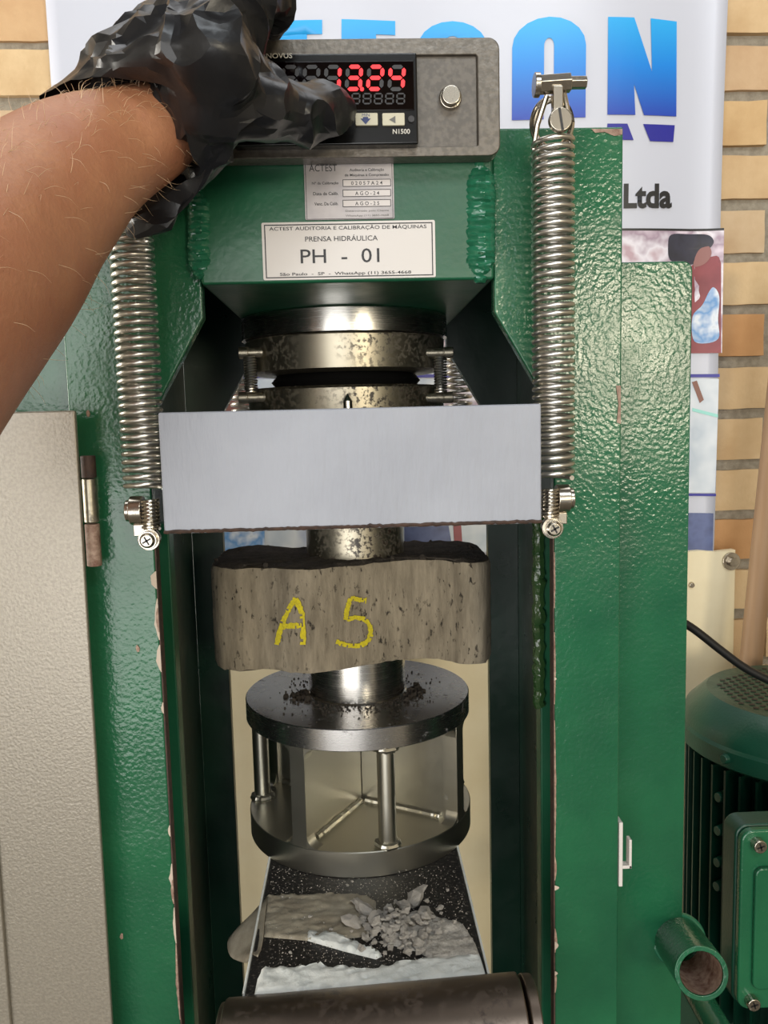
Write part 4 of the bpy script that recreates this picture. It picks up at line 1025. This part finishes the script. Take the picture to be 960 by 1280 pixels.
# glove
def resample(rowc, n):                      # closed Catmull-Rom loop
    k = len(rowc); out = []
    for i in range(n):
        s_ = i*k/n; j = int(s_); t = s_-j
        a, b, c_, d = rowc[(j-1)%k], rowc[j%k], rowc[(j+1)%k], rowc[(j+2)%k]
        out.append(.5*((2*b)+(c_-a)*t+(2*a-5*b+4*c_-d)*t*t+(3*b-a-3*c_+d)*t**3))
    return out
G = [
 [(53,117,.405),(110,97,.372),(168,101,.370),(204,107,.366),(222,122,.366),(231,158,.372),(238,192,.384),(250,214,.395),(222,232,.408),(176,268,.415),(150,268,.425),(120,200,.432),(64,142,.425)],
 [(104,74,.402),(140,74,.366),(180,80,.357),(212,88,.355),(238,108,.353),(252,145,.362),(264,182,.376),(268,206,.392),(246,246,.408),(205,284,.416),(172,290,.424),(170,200,.433),(118,100,.428)],
 [(128,46,.398),(170,46,.358),(208,50,.347),(240,62,.345),(268,88,.348),(288,124,.356),(294,154,.370),(290,180,.387),(276,204,.404),(262,226,.414),(240,230,.424),(206,130,.432),(146,60,.428)],
 [(172,18,.396),(212,14,.356),(244,18,.345),(276,38,.343),(296,70,.348),(310,102,.358),(322,132,.372),(322,158,.386),(310,172,.400),(290,172,.412),(270,130,.420),(236,70,.428),(196,22,.424)],
 [(222,-12,.394),(252,-14,.358),(278,-8,.350),(294,14,.350),(304,44,.354),(318,82,.364),(332,118,.376),(342,140,.388),(328,152,.398),(308,140,.408),(290,100,.414),(262,50,.420),(238,0,.416)],
 [(262,0,.388),(280,-4,.372),(296,0,.368),(300,18,.368),(304,40,.370),(310,66,.376),(322,92,.384),(330,108,.390),(320,112,.396),(306,104,.402),(294,80,.404),(276,50,.404),(264,20,.400)],
]
rowsg = [resample([Pd(*q) for q in r], 150) for r in G]
fine = []
cols = [crv([rowsg[j][i] for j in range(len(rowsg))], 16) for i in range(150)]
for j in range(len(cols[0])): fine.append([cols[i][j] for i in range(150)])
bm = B(); rings(bm, fine, cap=False)
cuff_bm = bm
def blob_chain(bm, ch, n=24, sub=8):
    pts = crv([Pd(a,b,d) for a,b,d,r in ch], sub); rr = [v.x for v in crv([(r*d/FPX,0,0) for a,b,d,r in ch], sub)]
    # rounded ends
    t0 = (pts[0]-pts[1]).normalized(); t1 = (pts[-1]-pts[-2]).normalized()
    pre = [(pts[0]+t0*rr[0]*sin(a), rr[0]*cos(a)) for a in (1.45,1.1,.7,.35)]; post = [(pts[-1]+t1*rr[-1]*sin(a), rr[-1]*cos(a)) for a in (.35,.7,1.1,1.45)]
    al = pre + list(zip(pts, rr)) + post
    tube(bm, [p for p, r in al], [max(.0006,r) for p, r in al], n)
bm = B()
blob_chain(bm, [(225,145,.400,46),(256,95,.388,58),(272,45,.384,54),(290,0,.382,54)])
blob_chain(bm, [(232,130,.396,52),(268,120,.392,56),(290,116,.390,54)])
blob_chain(bm, [(262,128,.386,56),(310,132,.388,46),(350,141,.402,37),(385,142,.416,35),(410,138,.428,29),(420,140,.434,20)])       # thumb
blob_chain(bm, [(282,66,.376,38),(312,98,.386,31),(346,126,.398,24)])                                                               # web
blob_chain(bm, [(298,14,.378,34),(325,-8,.382,27),(343,6,.402,23),(345,22,.424,20),(344,32,.436,16)])                                # index over the box top
blob_chain(bm, [(280,0,.384,34),(312,-24,.392,27),(336,-18,.408,23),(343,4,.430,20),(341,20,.446,15)])                              # middle
blob_chain(bm, [(262,-6,.392,34),(290,-34,.404,27),(316,-30,.424,23),(324,-8,.440,19),(322,8,.452,15)])
blob_chain(bm, [(244,-6,.398,32),(262,-34,.412,25),(286,-32,.434,20),(294,-14,.450,17),(292,2,.462,14)])
me = bpy.data.meshes.new('tmp'); bmesh.ops.recalc_face_normals(bm, faces=bm.faces); bm.to_mesh(me); bm.free()
tmp = bpy.data.objects.new('tmp', me); COL.objects.link(tmp)
m_ = tmp.modifiers.new('r','REMESH'); m_.mode = 'VOXEL'; m_.voxel_size = .0011
m_ = tmp.modifiers.new('s','SMOOTH'); m_.iterations = 6; m_.factor = .6
dg = bpy.context.evaluated_depsgraph_get(); dg.update()
me2 = bpy.data.meshes.new_from_object(tmp.evaluated_get(dg)); bpy.data.objects.remove(tmp)
bmh = bmesh.new(); bmh.from_mesh(me2); bpy.data.meshes.remove(me2)
def ridge(x, s_): return 1-2*abs(noise.noise(Vector((x*s_))))
def crease(p, amp, seed):
    ax = (Pd(430,140,.41)-Pd(200,60,.38)).normalized(); q = p.copy()
    along = q.dot(ax); q2 = q - ax*along*.72                     # stretch wrinkles along the hand
    wv = Vector((noise.noise(q*40+Vector((seed,0,0))), noise.noise(q*40+Vector((0,seed,0))), noise.noise(q*40+Vector((0,0,seed)))))*.012
    q2 = q2 + wv
    a = 1-2*abs(noise.noise(q2*42+Vector((seed,3,1)))); b = 1-2*abs(noise.noise(q2*95+Vector((1,seed,4)))); c_ = noise.voronoi(q2*120)[0]
    return amp*(.75*a + .45*max(0,a)**3 + .20*b + .10*(c_[1]-c_[0]) - .6)
bmh.normal_update()
disp = [(v, v.normal.copy()) for v in bmh.verts]
for v, nn_ in disp: v.co += nn_*crease(v.co, .0036, 2.0)
bmesh.ops.recalc_face_normals(cuff_bm, faces=cuff_bm.faces); cuff_bm.normal_update()
disp = [(v, v.normal.copy()) for v in cuff_bm.verts]
nrow = len(fine)
for idx, (v, nn_) in enumerate(disp):
    j = idx//150; f_ = .25+.75*min(1, j/18); v.co += nn_*crease(v.co, .0046*f_, 2.0)
mc_ = bpy.data.meshes.new('tmp2'); cuff_bm.to_mesh(mc_); cuff_bm.free(); bmh.from_mesh(mc_); bpy.data.meshes.remove(mc_)
me = bpy.data.meshes.new('glove'); 
org = WL['person']; bmesh.ops.translate(bmh, verts=bmh.verts, vec=-org)
for f in bmh.faces: f.smooth = True
bmh.to_mesh(me); bmh.free()
tmp = bpy.data.objects.new('tmp', me); COL.objects.link(tmp)
m_ = tmp.modifiers.new('d', 'DECIMATE'); m_.ratio = .07
m_ = tmp.modifiers.new('s', 'SUBSURF'); m_.levels = 1; m_.subdivision_type = 'SIMPLE'
dg = bpy.context.evaluated_depsgraph_get(); dg.update()
me2 = bpy.data.meshes.new_from_object(tmp.evaluated_get(dg)); bpy.data.objects.remove(tmp); bpy.data.meshes.remove(me)
me = me2; me.name = 'glove'; me.set_sharp_from_angle(angle=radians(17)); me.materials.append(M['glove'])
gl = bpy.data.objects.new('glove', me); COL.objects.link(gl); gl.parent = person; gl['label'] = 'loose crinkled black plastic glove with flared cuff'
